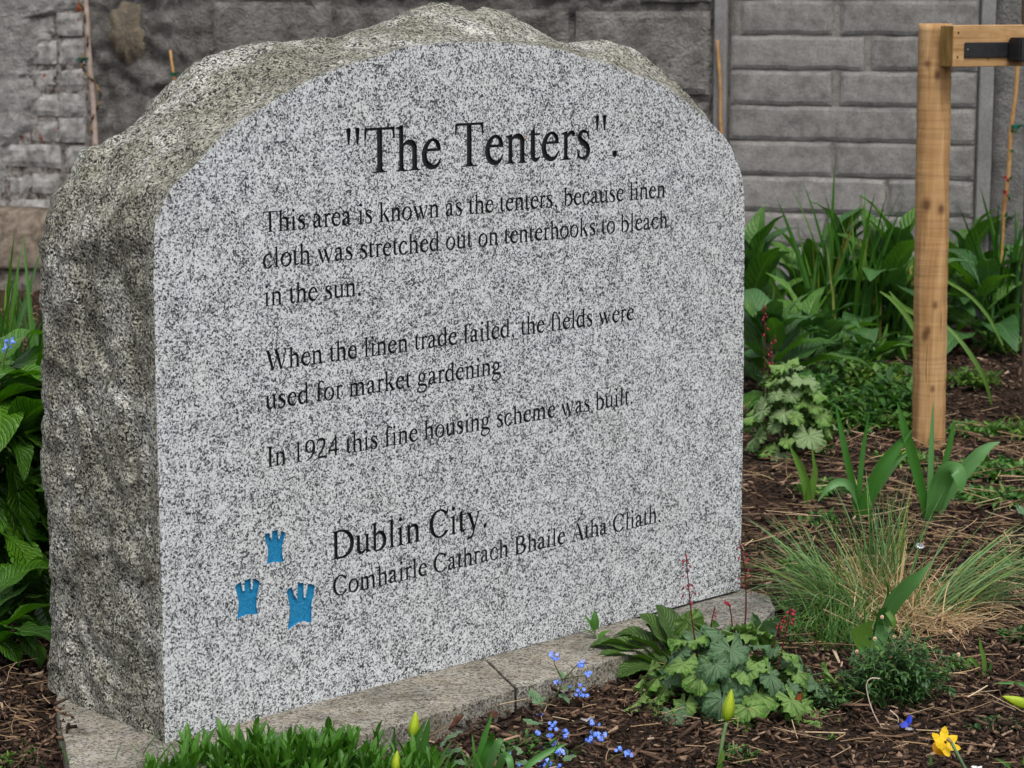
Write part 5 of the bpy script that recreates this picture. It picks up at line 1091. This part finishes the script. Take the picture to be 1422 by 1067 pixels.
# ornamental grass tuft
gc = G(1240, 862); t = thing('grass_tuft', 'large arching blue green grass tuft with a straw coloured dead base', 'ornamental grass', gc); rd = random.Random(51)
mb = MB()
blades(mb, 260, (-0.07, 0.02, 0.005), 0.03, (0.12, 0.24), (0.0016, 0.0028), (0.75, 0.28), rd, 0.9, 9, .3, (math.pi, 0.75))
blades(mb, 70, (-0.08, -0.01, 0.005), 0.025, (0.08, 0.17), (0.0016, 0.0026), (0.9, 0.25), rd, 1.1, 9, .3, (-2.2, 0.5))
blades(mb, 95, (-0.01, 0.05, 0.005), 0.022, (0.13, 0.25), (0.0015, 0.0026), (0.16, 0.18), rd, 0.35, 9, .3)
blades(mb, 150, (0.07, 0.02, 0.005), 0.025, (0.15, 0.27), (0.0016, 0.0028), (0.95, 0.18), rd, 0.55, 9, .3, (0.25, 0.28))
blades(mb, 70, (0.0, 0.02, 0.004), 0.05, (0.06, 0.16), (0.0015, 0.0026), (0.7, 0.4), rd, 0.8, 8, .3)
mb.build('green_blades', M_tuft, t)['kind'] = 'stuff'
mb = MB()
blades(mb, 700, (0.01, 0.0, 0.008), 0.055, (0.05, 0.15), (0.0010, 0.0019), (1.15, 0.35), rd, 0.9, 7, .3)
blades(mb, 360, (0.06, -0.02, 0.006), 0.05, (0.05, 0.16), (0.0010, 0.0018), (1.35, 0.25), rd, 0.9, 7, .3, (-0.4, 0.9))
blades(mb, 120, (-0.02, 0.04, 0.01), 0.03, (0.06, 0.14), (0.0010, 0.0018), (0.3, 0.25), rd, 0.5, 7, .3)
mb.build('dead_blades', M_dead, t)['kind'] = 'stuff'
# bright thin grass between tuft and coral bells
gc2 = G(1165, 900); t = thing('fine_grass', 'small patch of bright green fine grass between the tuft and the coral bells', 'grass', gc2)
mb = MB(); blades(mb, 300, (-0.01, 0.02, 0), 0.05, (0.04, 0.11), (0.0012, 0.0024), (0.6, 0.4), rd, 0.7, 7, .3, None, (0.1, 0.9)); mb.build('blades', M_daff, t)['kind'] = 'stuff'

# small leaved low plants
def bush(label, name, c, rad, h, nst, nlf, lsz, mat, seed, cat='plant', stem_mat=None, flat=0.8, group=None, lw=0.42, prof=ovate, sprawl=0.3, parts=False):
    t = thing(name, label, cat, c, group); rd = random.Random(seed); sm = MB(); lm = MB(); base = [leaf_me('leaf', mat, 1.0, lw, prof, 4, 1, .3, a, 0, 0, 0, R(5)) for a in (.3, .9, 1.4)]
    raw = []
    for m in base: raw.append(([v.co.copy() for v in m.vertices], [tuple(p.vertices) for p in m.polygons], [tuple(d.uv) for d in m.uv_layers[0].data], m))
    for i in range(nst):
        a = rd.uniform(0, 6.283); r = rad * math.sqrt(rd.random()); e = Vector((r * math.cos(a), r * math.sin(a) * flat, h * rd.uniform(0.35, 1.05) * (1 - 0.5 * (r / rad) ** 2))); s0 = Vector((e.x * 0.35, e.y * 0.35, 0)); mid = s0.lerp(e, 0.5) + Vector((rd.uniform(-1, 1), rd.uniform(-1, 1), 1)) * h * 0.15
        pts = [Vector(p) for p in smoothpath([tuple(s0), tuple(mid), tuple(e)], 4)]; sm.tube(pts, 0.0007, 3, 0.5, False)
        for k in range(nlf):
            q = rd.uniform(0.25, 1.0); p = pts[min(len(pts) - 1, int(q * (len(pts) - 1)))]; ry = rd.uniform(0, 6.283); M = Matrix.Translation(p) @ Matrix.Rotation(ry, 4, 'Z') @ Matrix.Rotation(R(rd.uniform(-20, 60)), 4, 'X') @ Matrix.Scale(lsz * rd.uniform(0.6, 1.25), 4)
            vs0, fs0, _, m = raw[rd.randrange(3)]; u0 = [(0.5 + v.x / lw, v.y) for v in vs0]; lm.add([M @ v for v in vs0], fs0, u0)
    sm.build('stems', stem_mat or M_stem, t)['kind'] = 'stuff'; lm.build('leaves', mat, t, True)['kind'] = 'stuff'
    for m in base: bpy.data.meshes.remove(m)
    return t
def m_tiny(name, stops, rough=0.5):
    k = NT(name); a = k.n('Attribute', _attribute_name='rnd').outputs['Fac']; uv = k.n('SeparateXYZ', i0=k.n('TexCoord').outputs['UV']); mid = k.ramp(k.math('ABSOLUTE', k.math('SUBTRACT', uv.outputs[0], 0.5)), [(0.0, 1.0), (0.1, 0.0)])
    col = k.ramp(a, stops); col = k.mix(k.math('MULTIPLY', mid, 0.4), col, (0.12, 0.2, 0.06)); k.done(col, rough, None, 0.4); k.translucent(k.mix(1.0, col, (1.4, 1.6, 0.6), 'MULTIPLY'), 0.22); return k.m
T_dark = m_tiny('small_dark_leaf', [(0.0, (0.014, 0.05, 0.014)), (0.6, (0.036, 0.10, 0.026)), (0.95, (0.08, 0.17, 0.04)), (1.0, (0.14, 0.17, 0.03))])
T_mid = m_tiny('small_green_leaf', [(0.0, (0.018, 0.07, 0.010)), (0.6, (0.045, 0.14, 0.020)), (1.0, (0.11, 0.22, 0.03))])
T_bright = m_tiny('small_bright_leaf', [(0.0, (0.035, 0.10, 0.012)), (0.6, (0.075, 0.17, 0.02)), (1.0, (0.15, 0.24, 0.03))])
bs = bush('low dark green small leaved bush with tiny pink daisies in front of the grass tuft', 'fleabane', G(1244, 985), 0.092, 0.130, 150, 17, 0.0125, T_dark, 61)
bush('yellow green weeds under the tall leaves right of the stone', 'weed', G(1215, 560), 0.16, 0.13, 120, 9, 0.034, T_bright, 111)
bush('sprawling small leaved stems right of the coral bells', 'fleabane_sprig', G(1165, 985), 0.06, 0.045, 40, 14, 0.011, T_dark, 62)
bush('pale green small weed on the mulch right of the dark bush', 'weed', G(1332, 940), 0.035, 0.04, 14, 6, 0.012, T_mid, 63)
bush('patch of ferny dark green weed near the lower right edge', 'weed', G(1378, 1012), 0.045, 0.018, 34, 10, 0.009, T_dark, 64)
bush('tiny bright green seedlings on the mulch below the coral bells', 'weed', G(1026, 1060), 0.030, 0.030, 26, 7, 0.009, T_mid, 65)
bush('leafy ground cover right of the curled tulip leaves', 'ground_cover_plant', G(1378, 700), 0.10, 0.035, 80, 9, 0.022, T_mid, 66)
bush('small weed on the far mulch just right of the timber stake', 'weed', G(1350, 605), 0.10, 0.03, 40, 6, 0.024, T_mid, 67)
bush('weedy patch at the right edge behind the ground cover', 'weed', G(1412, 610), 0.09, 0.05, 50, 7, 0.024, T_bright, 68, prof=lance, lw=.25)
bush('weed with narrow leaves by the trunk of the young tree', 'weed', G(1395, 495), 0.11, 0.08, 60, 8, 0.028, T_bright, 69, prof=lance, lw=.25)
bush('mixed leafy weeds at the foot of the timber stake', 'weed', G(1235, 585), 0.13, 0.12, 90, 9, 0.036, T_mid, 70)
bush('lobed green weeds between the pale coral bells and the stake', 'weed', G(1185, 600), 0.12, 0.07, 70, 8, 0.034, T_mid, 71)
bush('tangle of green weeds below the broad leaved plants', 'weed', G(1150, 560), 0.15, 0.12, 80, 9, 0.034, T_mid, 72, prof=lance, lw=.3)
bush('small weed growing between the tulip shoots and the tuft', 'weed', G(1140, 735), 0.05, 0.035, 24, 7, 0.020, T_mid, 73)
bush('small dark weed at the right edge above the daffodil leaves', 'weed', G(1412, 895), 0.035, 0.04, 26, 9, 0.012, T_dark, 74)
bush('green seedlings low beside the blue flowers', 'weed', G(735, 1050), 0.08, 0.025, 34, 6, 0.013, T_mid, 75)
bush('bright grassy sprouts at the lower left corner', 'weed', G(20, 1062), 0.035, 0.02, 16, 5, 0.016, T_bright, 76, prof=lance, lw=.15)
bush('bright lobed weeds at the left foot of the timber stake', 'weed', G(1262, 600), 0.09, 0.05, 50, 8, 0.030, T_bright, 101)
bush('green weeds behind the pale coral bells', 'weed', G(1145, 600), 0.10, 0.10, 60, 8, 0.032, T_mid, 102)
bush('narrow leaved weeds in front of the broad plants right of the stake', 'weed', G(1345, 540), 0.10, 0.06, 46, 8, 0.030, T_bright, 103, prof=lance, lw=.25)
bush('small weed at the right edge above the bud', 'weed', G(1400, 790), 0.05, 0.03, 24, 7, 0.016, T_mid, 104)
bush('ground cover spreading over the mulch right of the stake', 'ground_cover_plant', G(1395, 665), 0.13, 0.04, 110, 9, 0.024, T_mid, 105)
bush('low green weeds just left of the grass tuft', 'weed', G(1110, 800), 0.06, 0.03, 40, 8, 0.014, T_mid, 106)
bush('fresh green weeds around the tulip shoots', 'weed', G(1150, 690), 0.09, 0.035, 46, 8, 0.022, T_mid, 107)
bush('leafy weeds behind the curled tulip leaves', 'weed', G(1255, 655), 0.09, 0.05, 46, 8, 0.026, T_bright, 108, prof=lance, lw=.28)
bush('weeds in the gap between the stone and the sword leaved clump', 'weed', G(1120, 600), 0.14, 0.16, 110, 9, 0.036, T_mid, 109)
bush('small weed by the right end of the slab', 'weed', G(1095, 850), 0.03, 0.02, 16, 6, 0.012, T_mid, 110)
# loose wandering seedlings
for i, (x, y) in enumerate([(1060, 668), (1100, 668), (1075, 735), (1345, 760), (1290, 640), (1330, 655), (1150, 1030)]):
    bush(('tiny sprout on the mulch ' + ['near the right edge of the stone', 'left of the tulip shoots', 'low beside the right edge of the stone', 'above the arching right hand grass', 'at the foot of the timber stake', 'right of the curled tulip leaf', 'below the right side of the coral bells'][i]), 'sprout', G(x, y), 0.012, 0.014, 6, 4, 0.010, T_bright, 80 + i, 'sprout')
# daisies of the fleabane
M_pink = m_simple('pink_ray', (0.55, 0.36, 0.36), (0.72, 0.55, 0.5), 90, 0.6, 0); M_gold = m_simple('gold_disc', (0.50, 0.26, 0.02), (0.6, 0.36, 0.04), 90, 0.6, 0)
for (x, y) in [(1190, 905), (1242, 884), (1320, 877), (1331, 909), (1215, 887), (1225, 857)]:
    p = at(x, y, 3.42) - bs.location; mb = MB(); mb.tube(smoothpath([(p.x * .4, 0, 0.03), tuple(p * 0.7 + Vector((0, 0, .01))), tuple(p)], 4), 0.0005, 3, .5, False)
    o = mb.build('daisy_stem', M_stem, bs); mb = MB(); mb.tube([p, p + Vector((0, -.0015, .0012))], [.0015, .0012], 8); mb.build('daisy_disc', M_gold, o)
    mb = MB()
    for k in range(14):
        a = 2 * math.pi * k / 14; d = Vector((math.cos(a), .3 * math.sin(a), math.sin(a))); e = Vector((-math.sin(a), 0, math.cos(a))) * .0004; mb.add([p - e, p + e, p + d * .0028 + e, p + d * .0028 - e], [(0, 1, 2, 3)])
    mb.build('daisy_rays', M_pink, o)

# goosegrass : whorled narrow leaves on square stems
gg = G(1160, 555); t = thing('goosegrass', 'goosegrass stem with whorls of narrow leaves between the back plants', 'plant', gg); Yg = gg.y
lf = leaf_me('leaf', M_herb, 1.0, .17, lance, 5, 1, .3, .6)
for sx0, pth in enumerate([[(1150, 560), (1166, 520), (1172, 480), (1172, 440)], [(1165, 540), (1186, 500), (1205, 482), (1222, 478)], [(1158, 540), (1150, 500), (1140, 470), (1130, 455)]]):
    P3 = [tuple(at(x, y, Yg - 0.02 * sx0) - gg) for x, y in pth]; q = smoothpath(P3, 5); mb = MB(); mb.tube(q, 0.0018, 4); mb.build('stem', M_stem, t)
    for i in range(2, len(q), 3):
        for k in range(7): inst('leaf', lf, t, place(Vector(q[i]), R(20 + random.uniform(-15, 15)), 0, k * .9 + i, 0.040 * random.uniform(.7, 1.1)))
# fallen yellowing strap leaves
for lab, base, pts in [('long yellow green leaf arching down beside the timber stake', (1290, 560), [[(1290, 560, 0, 4), (1283, 490, -.05, 7), (1262, 445, -.05, 8), (1240, 418, -.05, 6), (1222, 405, -.05, 2)], [(1296, 470, 0, 4), (1275, 440, 0, 7), (1252, 425, -.02, 7), (1235, 405, -.02, 2)]]),
                       ('bent green leaf across the mulch right of the stake', (1372, 566), [[(1378, 566, 0, 3), (1368, 530, -.02, 6), (1352, 500, -.02, 7), (1330, 470, 0, 6), (1300, 440, .05, 4)], [(1393, 480, .2, 3), (1372, 440, .2, 5), (1345, 410, .2, 5), (1310, 388, .2, 4)]])]:
    bulb(lab, base, [(p, {'r': 1.0}) for p in pts], M_daff, 'bent_leaf', 'leaf', None)
b = G(1195, 520); t = thing('faded_spike', 'upright pale green spent flower spikes among the back plants', 'plant', b)
for (x, y0, y1) in ((1176, 520, 455), (1190, 500, 440), (1198, 520, 442), (1228, 520, 450), (1250, 500, 462), (1183, 515, 470)):
    P4 = [tuple(at(x - (i - 3) * (2 if x % 4 else -3) * 1.5, y0 + (y1 - y0) * i / 4, b.y) - b) + ((2, 5, 7, 6, 1)[i] / 3344 * b.y,) for i in range(5)]; V, f, UVs = ribbon(P4, fold=.6); m2 = MB(); m2.add(V, f, UVs, .95); m2.build('leaf', M_daff, t, True)

# green clump along the bottom edge
sh_l = leaf_me('leaf', M_shoot, 1.0, .20, lambda t: obov(t), 6, 2, .35, .5, 0, 0, .05, R(5)); sh_raw = ([v.co.copy() for v in sh_l.vertices], [tuple(p.vertices) for p in sh_l.polygons])
def shoot_mesh(seed, n=11, H=0.06):
    rd = random.Random(seed); mb = MB(); mb.tube([(0, 0, 0), (0.003, 0, H)], 0.001, 4, .5)
    for k in range(n):
        q = 0.25 + 0.75 * k / n; M = Matrix.Translation((0.003 * q, 0, H * q)) @ Matrix.Rotation(k * 2.4, 4, 'Z') @ Matrix.Rotation(R(42 + 38 * q + rd.uniform(-14, 14)), 4, 'X') @ Matrix.Rotation(rd.uniform(-.5, .5), 4, 'Y') @ Matrix.Scale(0.038 * rd.uniform(.7, 1.2), 4)
        mb.add([M @ v for v in sh_raw[0]], sh_raw[1], [(0.5 + v.x / .3, v.y) for v in sh_raw[0]])
    return mb.build('shoot', M_shoot, smooth=True, me_only=True)
shm = [shoot_mesh(i, 9 + i % 4) for i in range(7)]; bpy.data.meshes.remove(sh_l)
cl = thing('leafy_clump', 'dense bright green clump of narrow leaved shoots along the bottom edge', 'plant', G(400, 1100)); co = cl.location.copy(); rd = random.Random(91)
for i in range(230):
    x = rd.uniform(205, 612); yb = 1086 + rd.uniform(0, 34) + (14 if x < 260 else 0) + (14 if x > 520 else 0); p = G(x, yb); p.z = 0; sc_ = rd.uniform(0.7, 1.1) * (0.8 if (x < 250 or x > 500) else 1.0)
    if in_slab(p.x, p.y): p = p + Vector((0, -0.02, 0))
    M = Matrix.Translation(p - co) @ Matrix.Rotation(rd.uniform(0, 6.28), 4, 'Z') @ Matrix.Rotation(rd.gauss(0, .22), 4, 'X') @ Matrix.Scale(sc_, 4); inst('shoot', shm[i % 7], cl, M)
mb = MB(); blades(mb, 170, (0, 0, 0.0), 0.09, (0.05, 0.095), (0.0015, 0.003), (0.2, 0.2), rd, 0.5, 6, .3, None, (0.2, 0.8)); o = mb.build('grass_blades', M_daff, cl); o['kind'] = 'stuff'; o.scale = (1.5, 0.35, 0.9)

# forget-me-nots and brunnera leaves
def m_brun():
    k = NT('silver_veined_leaf'); uv = k.n('TexCoord').outputs['UV']; c = k.co(); v = k.n('TexVoronoi', _feature='DISTANCE_TO_EDGE', Vector=uv, Scale=7.0).outputs[0]; vein = k.ramp(v, [(0.02, 1.0), (0.09, 0.0)])
    u = k.n('SeparateXYZ', i0=uv); mid = k.ramp(k.math('ABSOLUTE', k.math('SUBTRACT', u.outputs[0], 0.5)), [(0.0, 1.0), (0.04, 0.0)])
    col = k.mix(k.math('MULTIPLY', k.math('MAXIMUM', vein, mid), 0.85), k.ramp(k.noise(c, 90, 3).outputs[0], [(0.3, (0.10, 0.20, 0.09)), (0.7, (0.19, 0.30, 0.16))]), (0.02, 0.07, 0.02))
    k.done(col, 0.5, k.bump(k.math('SUBTRACT', 1.0, vein), 0.5, 0.002), 0.35); k.translucent(col, 0.2); return k.m
M_brun = m_brun(); heart = lambda t: (min(1, t * 6) ** .5) * (1 - t) ** 0.6 * 1.15 + 0.01
br = [leaf_me('leaf', M_brun, 1.0, .8, heart, 12, 4, .15, a, 0, 0, .12, R(5), 0, 0, i) for i, a in enumerate((.5, .9))]
def m_blue():
    k = NT('forget_me_not_blue'); a = k.n('Attribute', _attribute_name='rnd').outputs['Fac']; return k.done(k.ramp(a, [(0.0, (0.045, 0.12, 0.60)), (0.7, (0.10, 0.23, 0.80)), (1.0, (0.22, 0.32, 0.85))]), 0.5, None, 0.2)
M_fmn = m_blue(); M_eye = m_simple('flower_eye', (0.6, 0.55, 0.3), (0.8, 0.75, 0.5), 50, 0.6, 0)
def floret(mb, me_, p, nrm, s, rd):
    q = nrm.to_track_quat('Z', 'Y').to_matrix(); r = rd.random()
    for k in range(5):
        a = 2 * math.pi * k / 5 + rd.random() * .2; c = Vector((math.cos(a), math.sin(a), 0.15)) * s * .55; V = [p + q @ (c + Vector((math.cos(b_), math.sin(b_), 0)) * s * .36) for b_ in [i * math.pi / 3 for i in range(6)]]; mb.add(V, [tuple(range(6))], None, r)
    V = [p + q @ (Vector((math.cos(i * 1.256), math.sin(i * 1.256), 0)) * s * .17 + Vector((0, 0, s * .14))) for i in range(5)]; me_.add(V, [tuple(range(5))])
def fmn(label, base, stems, leaves, seed, Y=None, name='forget_me_not'):
    b = G(*base); rd = random.Random(seed); t = thing(name, label, 'flower', b, 'forget-me-nots'); Y = Y or b.y
    for pth, cl_ in stems:
        P3 = [tuple(at(x, y, Y) - b) for x, y in pth]
        mb = MB(); mb.tube(smoothpath(P3, 5), [0.0013 - 0.0006 * i / (len(P3) * 5) for i in range((len(P3) - 1) * 5 + 1)], 5, .5); s = mb.build('stem', M_fst, t, True)
        for (x, y, n) in cl_:
            c = at(x, y, Y) - b; fm = MB(); em = MB()
            if (Vector(P3[-1]) - c).length > .004: sm = MB(); sm.tube([Vector(P3[-1]), (Vector(P3[-1]) + c) / 2 + Vector((0, 0, .002)), c], .0005, 3, .5, False); sm.build('flower_stalk', M_fst, s)
            for k in range(n): p = c + Vector((rd.gauss(0, .0032), rd.gauss(0, .003), rd.gauss(0, .0026))); floret(fm, em, p, Vector((rd.uniform(-.5, .5), -1, rd.uniform(0, 1.4))).normalized(), rd.uniform(.0029, .0038), rd)
            f_ = fm.build('flower_cluster', M_fmn, s); em.build('flower_eyes', M_eye, s)
    for (x, y, yaw, el, sc_, mi) in leaves: inst('leaf', br[mi], t, place(at(x, y, Y) - b, R(el), 0, R(yaw), sc_))
    return t
M_fst = m_simple('brownish_stem', (0.045, 0.05, 0.02), (0.09, 0.09, 0.03), 60, 0.6, 0)
Z = lambda x, y: (660 + x / 5.688, 880 + y / 5.688)
c = lambda x, y, n: (*Z(x, y), n)
fmn('forget-me-not leaning over the seam of the slabs with pale blue clusters', (752, 992), [([Z(530, 630), Z(600, 540), Z(660, 450), Z(690, 370)], [c(645, 390, 3)]), ([Z(690, 370), Z(740, 320), Z(795, 258)], [c(820, 240, 6), c(855, 236, 2)]), ([Z(690, 370), Z(655, 300), Z(625, 240)], [c(632, 195, 4), c(598, 182, 3)]), ([Z(670, 440), Z(740, 430), Z(790, 430)], [c(800, 430, 3), c(840, 445, 2), c(845, 490, 7)]), ([Z(700, 360), Z(800, 340), Z(880, 330)], [c(895, 325, 5)])],
    [(*Z(670, 440), -90, 8, .026, 0), (*Z(660, 480), -115, -20, .022, 1), (*Z(690, 350), 30, 50, .014, 0), (*Z(700, 350), -60, 30, .012, 0)], 1)
fmn('forget-me-not with a round veined leaf just below the seam of the slabs', (745, 1000), [([Z(510, 640), Z(512, 600), Z(505, 560)], [c(492, 648, 4)])], [(*Z(500, 560), 40, 55, .026, 0), (*Z(505, 570), -60, 60, .018, 1), (*Z(440, 500), 0, 70, .012, 0)], 2)
fmn('forget-me-not with several bright blue clusters low over the mulch', (722, 1040), [([Z(340, 900), Z(400, 810), Z(450, 740)], [c(485, 785, 3)]), ([Z(380, 950), Z(450, 880), Z(510, 820)], [c(625, 735, 7), c(600, 815, 6), c(632, 845, 3)]), ([Z(450, 900), Z(600, 840), Z(660, 810)], [c(715, 775, 4), c(692, 800, 4)]), ([Z(400, 950), Z(450, 930), Z(480, 915)], [c(505, 905, 9)])], [(*Z(455, 720), 50, 20, .02, 0), (*Z(460, 720), -70, 10, .017, 1), (*Z(370, 960), 80, 10, .03, 0), (*Z(380, 1000), -60, 10, .034, 1)], 3)
fmn('forget-me-not with blue clusters at the bottom edge below the others', (745, 1075), [([Z(430, 1080), Z(460, 1000), Z(475, 940)], [c(500, 1020, 3), c(565, 1025, 9)]), ([Z(620, 1080), Z(640, 1000), Z(655, 960)], [c(662, 935, 6), c(648, 1058, 5)]), ([Z(300, 1080), Z(295, 1040)], [c(290, 985, 6), c(305, 1015, 4)])], [(*Z(700, 1010), -60, 20, .022, 0), (*Z(380, 1040), 30, 20, .024, 1), (*Z(340, 960), 20, 30, .02, 0)], 4)
fmn('thin forget-me-not reaching right over the mulch with small clusters', (790, 1050), [([Z(640, 1040), Z(760, 930), Z(860, 870), Z(900, 850)], [c(920, 855, 6), c(935, 805, 5), c(900, 795, 1)]), ([Z(860, 870), Z(930, 830), Z(980, 810)], [c(990, 797, 3), c(1025, 815, 5)]), ([Z(900, 860), Z(925, 780), Z(930, 730)], [c(932, 705, 5)])], [], 5)
fmn('sparse forget-me-not with three tiny clusters furthest right on the mulch', (845, 1062), [([Z(1010, 1040), Z(1100, 970), Z(1170, 950)], [c(1185, 942, 3), c(1215, 962, 4), c(1130, 915, 3)])], [], 6)
fmn('forget-me-not clusters in front of the slab left of the others', (690, 1010), [([Z(120, 760), Z(170, 750)], [c(195, 742, 5)]), ([Z(0, 830), Z(10, 815)], [c(15, 808, 3)]), ([Z(-110, 800), Z(-90, 790)], [c(-80, 790, 4), c(-95, 806, 2)]), ([Z(-170, 820), Z(-150, 805)], [c(-140, 800, 3)])], [], 7)
fmn('blue forget-me-not sprig above the comfrey leaves at the left edge', (10, 700), [([(2, 540), (6, 500), (12, 480)], [(15, 474, 9), (8, 483, 5)])], [], 8, Y=3.86)
bl = G(662, 1066); t = thing('brunnera', 'round silver green veined leaves beside the tulip bud', 'plant', bl)
for (x, y, yaw, s, el) in ((610, 1040, -95, .042, 45), (612, 1052, -70, .034, 20), (625, 1060, -120, .03, 10)): inst('leaf', br[0], t, place(at(x, y, bl.y - .01) - bl, R(el), 0, R(yaw), s))
mb = MB(); mb.tube(smoothpath([(0, 0, 0), (-.02, 0, .02), tuple(at(612, 1045, bl.y - .01) - bl)], 4), .0012, 5); mb.build('stem', M_stem, t)
bl = G(1425, 735); t = thing('brunnera', 'silver veined heart shaped leaf at the right edge', 'plant', bl)
for (x, y, yaw, s, el) in ((1408, 702, -110, .06, -40), (1425, 690, -80, .05, 10)): inst('leaf', br[1], t, place(at(x, y, bl.y - .01) - bl, R(el), 0, R(yaw), s))
mb = MB(); mb.tube([(0, 0, 0), tuple(at(1412, 700, bl.y - .01) - bl)], .0015, 5); mb.build('stem', M_stem, t)

# ================================================================ small things on the mulch
def lay(name, label, cat, px, py, mb_fn, mat, z=0.012):
    p = G(px, py, z); o = mb_fn().build(name, mat); o.location = p; return tag(o, label, cat)
def shard(L, W, H, seed, n=9):
    rd = random.Random(seed); mb = MB(); top = []; bot = []
    for i in range(n): a = 2 * math.pi * i / n; r = rd.uniform(.75, 1.1); top.append((L / 2 * r * math.cos(a), W / 2 * r * math.sin(a), H * rd.uniform(.7, 1.2))); bot.append((L / 2 * r * math.cos(a) * 1.02, W / 2 * r * math.sin(a) * 1.02, 0))
    mb.add(top + bot, [tuple(range(n))] + [(i, i + n, (i+1) % n + n, (i+1) % n) for i in range(n)]); return mb
M_bk = m_simple('bark_flake', (0.035, 0.014, 0.010), (0.13, 0.055, 0.035), 60, 0.9, 0.9, 0.004, 0.15, 5, (0.35, 0.65), (1, .25, 1))
for L_, (x, y, l, w_, rx, ry, rz) in {'reddish bark flake leaning on the slab edge right of the tulip bud': (628, 1012, .040, .013, .5, -.65, .15), 'dark square bark flake by the seam of the slabs': (684, 999, .017, .012, 1.1, 0, .2)}.items():
    p = G(x, y, 0.014); o = shard(l, w_, .004, x).build('bark_flake', M_bk); o.location = p + Vector((0, 0, .006)); o.rotation_euler = (rx, ry, rz); tag(o, L_, 'bark')
p = G(806, 1004, .014); mb = MB(); rd = random.Random(5)
for i in range(9): a = rd.uniform(-.4, .4); mb.add([(0, 0, .001 * i), (.012 * math.cos(a) - .002, .012 * math.sin(a), .003), (.017 * math.cos(a), .017 * math.sin(a) + .002, .005 + .001 * i), (.010, .004 + .001 * i, .001)], [(0, 1, 2, 3)])
o = mb.build('white_feather', m_simple('white_down', (0.55, 0.55, 0.55), (0.8, 0.8, 0.8), 90, 0.8, 0)); o.location = p; tag(o, 'small white feather on the mulch right of the blue flowers', 'feather')
mb = MB(); mb.tube([(-.004, 0, .001), (-.02, .004, .004), (-.04, .010, .006)], .0007, 4); mb.build('quill', M_straw, o)
capm = NT('silver_foil'); capm.b.inputs['Metallic'].default_value = 1.0; M_foil = capm.done((0.62, 0.66, 0.72), 0.28)
p = G(1277, 760, .022); mb = MB(); n = 21; ringp = lambda r, z: [(r * (1 + .04 * (i % 2)) * math.cos(2*math.pi*i/n), r * (1 + .04 * (i % 2)) * math.sin(2*math.pi*i/n), z) for i in range(n)]
mb.add(ringp(.0085, 0) + ringp(.0075, .004) + ringp(.006, .005), [(i, (i+1) % n, n + (i+1) % n, n + i) for i in range(n)] + [(n+i, n + (i+1) % n, 2*n + (i+1) % n, 2*n + i) for i in range(n)] + [tuple(range(2*n, 3*n))])
o = mb.build('bottle_cap', M_foil); o.location = p; o.rotation_euler = (.5, .2, 0); tag(o, 'shiny silver bottle cap caught in the grass above the tuft', 'bottle cap')
p = G(1257, 1008, .016); mb = MB(); mb.add([(-.007, -.003, 0), (.004, -.006, .004), (.009, .003, .012), (0, .004, .006), (-.009, .002, .002), (.006, .008, .015)], [(0, 1, 3, 4), (1, 2, 5, 3)])
o = mb.build('blue_wrapper', m_simple('blue_plastic', (0.005, 0.02, 0.30), (0.01, 0.04, 0.5), 60, 0.3, 0)); o.location = p; o.rotation_euler = (.6, 0, .3); tag(o, 'scrap of dark blue plastic wrapper under the dark bush', 'wrapper')
lay('stone_chip', 'small pale grey stone chip beside the blue wrapper', 'stone', 1264, 1013, lambda: shard(.014, .008, .003, 3), m_simple('pale_chip', (0.3, 0.3, 0.3), (0.5, 0.5, 0.52), 80, .6, .3))
lay('white_petal', 'white fallen petal cut by the bottom edge right of the daffodil', 'petal', 1356, 1071, lambda: shard(.018, .014, .006, 8, 12), m_simple('white_petal', (0.6, 0.62, 0.58), (0.75, 0.76, 0.72), 80, .6, .2))
lay('brown_leaf', 'curled reddish brown dead leaf under the right side of the coral bells', 'dead leaf', 1098, 972, lambda: shard(.036, .018, .010, 9, 11), m_simple('brown_dead_leaf', (0.07, 0.015, 0.006), (0.22, 0.06, 0.015), 60, .5, .6, .004), 0.03)
def twig(label, pts, rad, mat, Y=None, name='twig'):
    b = G(*pts[0][:2]); q = [tuple(at(x, y, G(x, y).y if Y is None else Y) + Vector((0, 0, .008)) - b) for x, y in pts]; mb = MB(); mb.tube(smoothpath(q, 5), rad, 6); o = mb.build(name, mat, smooth=True); o.location = b; return tag(o, label, 'twig')
M_tw = m_simple('pale_twig', (0.20, 0.13, 0.085), (0.38, 0.28, 0.20), 70, .8, .3)
twig('thick curved brown stick near the bottom right corner', [(1370, 1062), (1380, 1042), (1393, 1028), (1405, 1023)], .0022, M_tw)
twig('pale hooked stalk bent into a loop in front of the dark bush', [(1222, 950), (1209, 950), (1203, 960), (1208, 985), (1218, 1008), (1234, 1029), (1244, 1018), (1247, 1005), (1236, 994)], .0009, m_simple('pale_stalk', (0.42, 0.31, 0.25), (0.55, 0.44, 0.36), 70, .7, 0), 3.30)
twig('long straight twig lying right of the curled tulip leaves', [(1330, 700), (1370, 705), (1435, 695)], .0018, M_tw)
twig('long thin twig lying between the tuft and the tulip leaves', [(1215, 800), (1262, 745), (1290, 700)], .0010, M_tw)
for i in range(2): pass
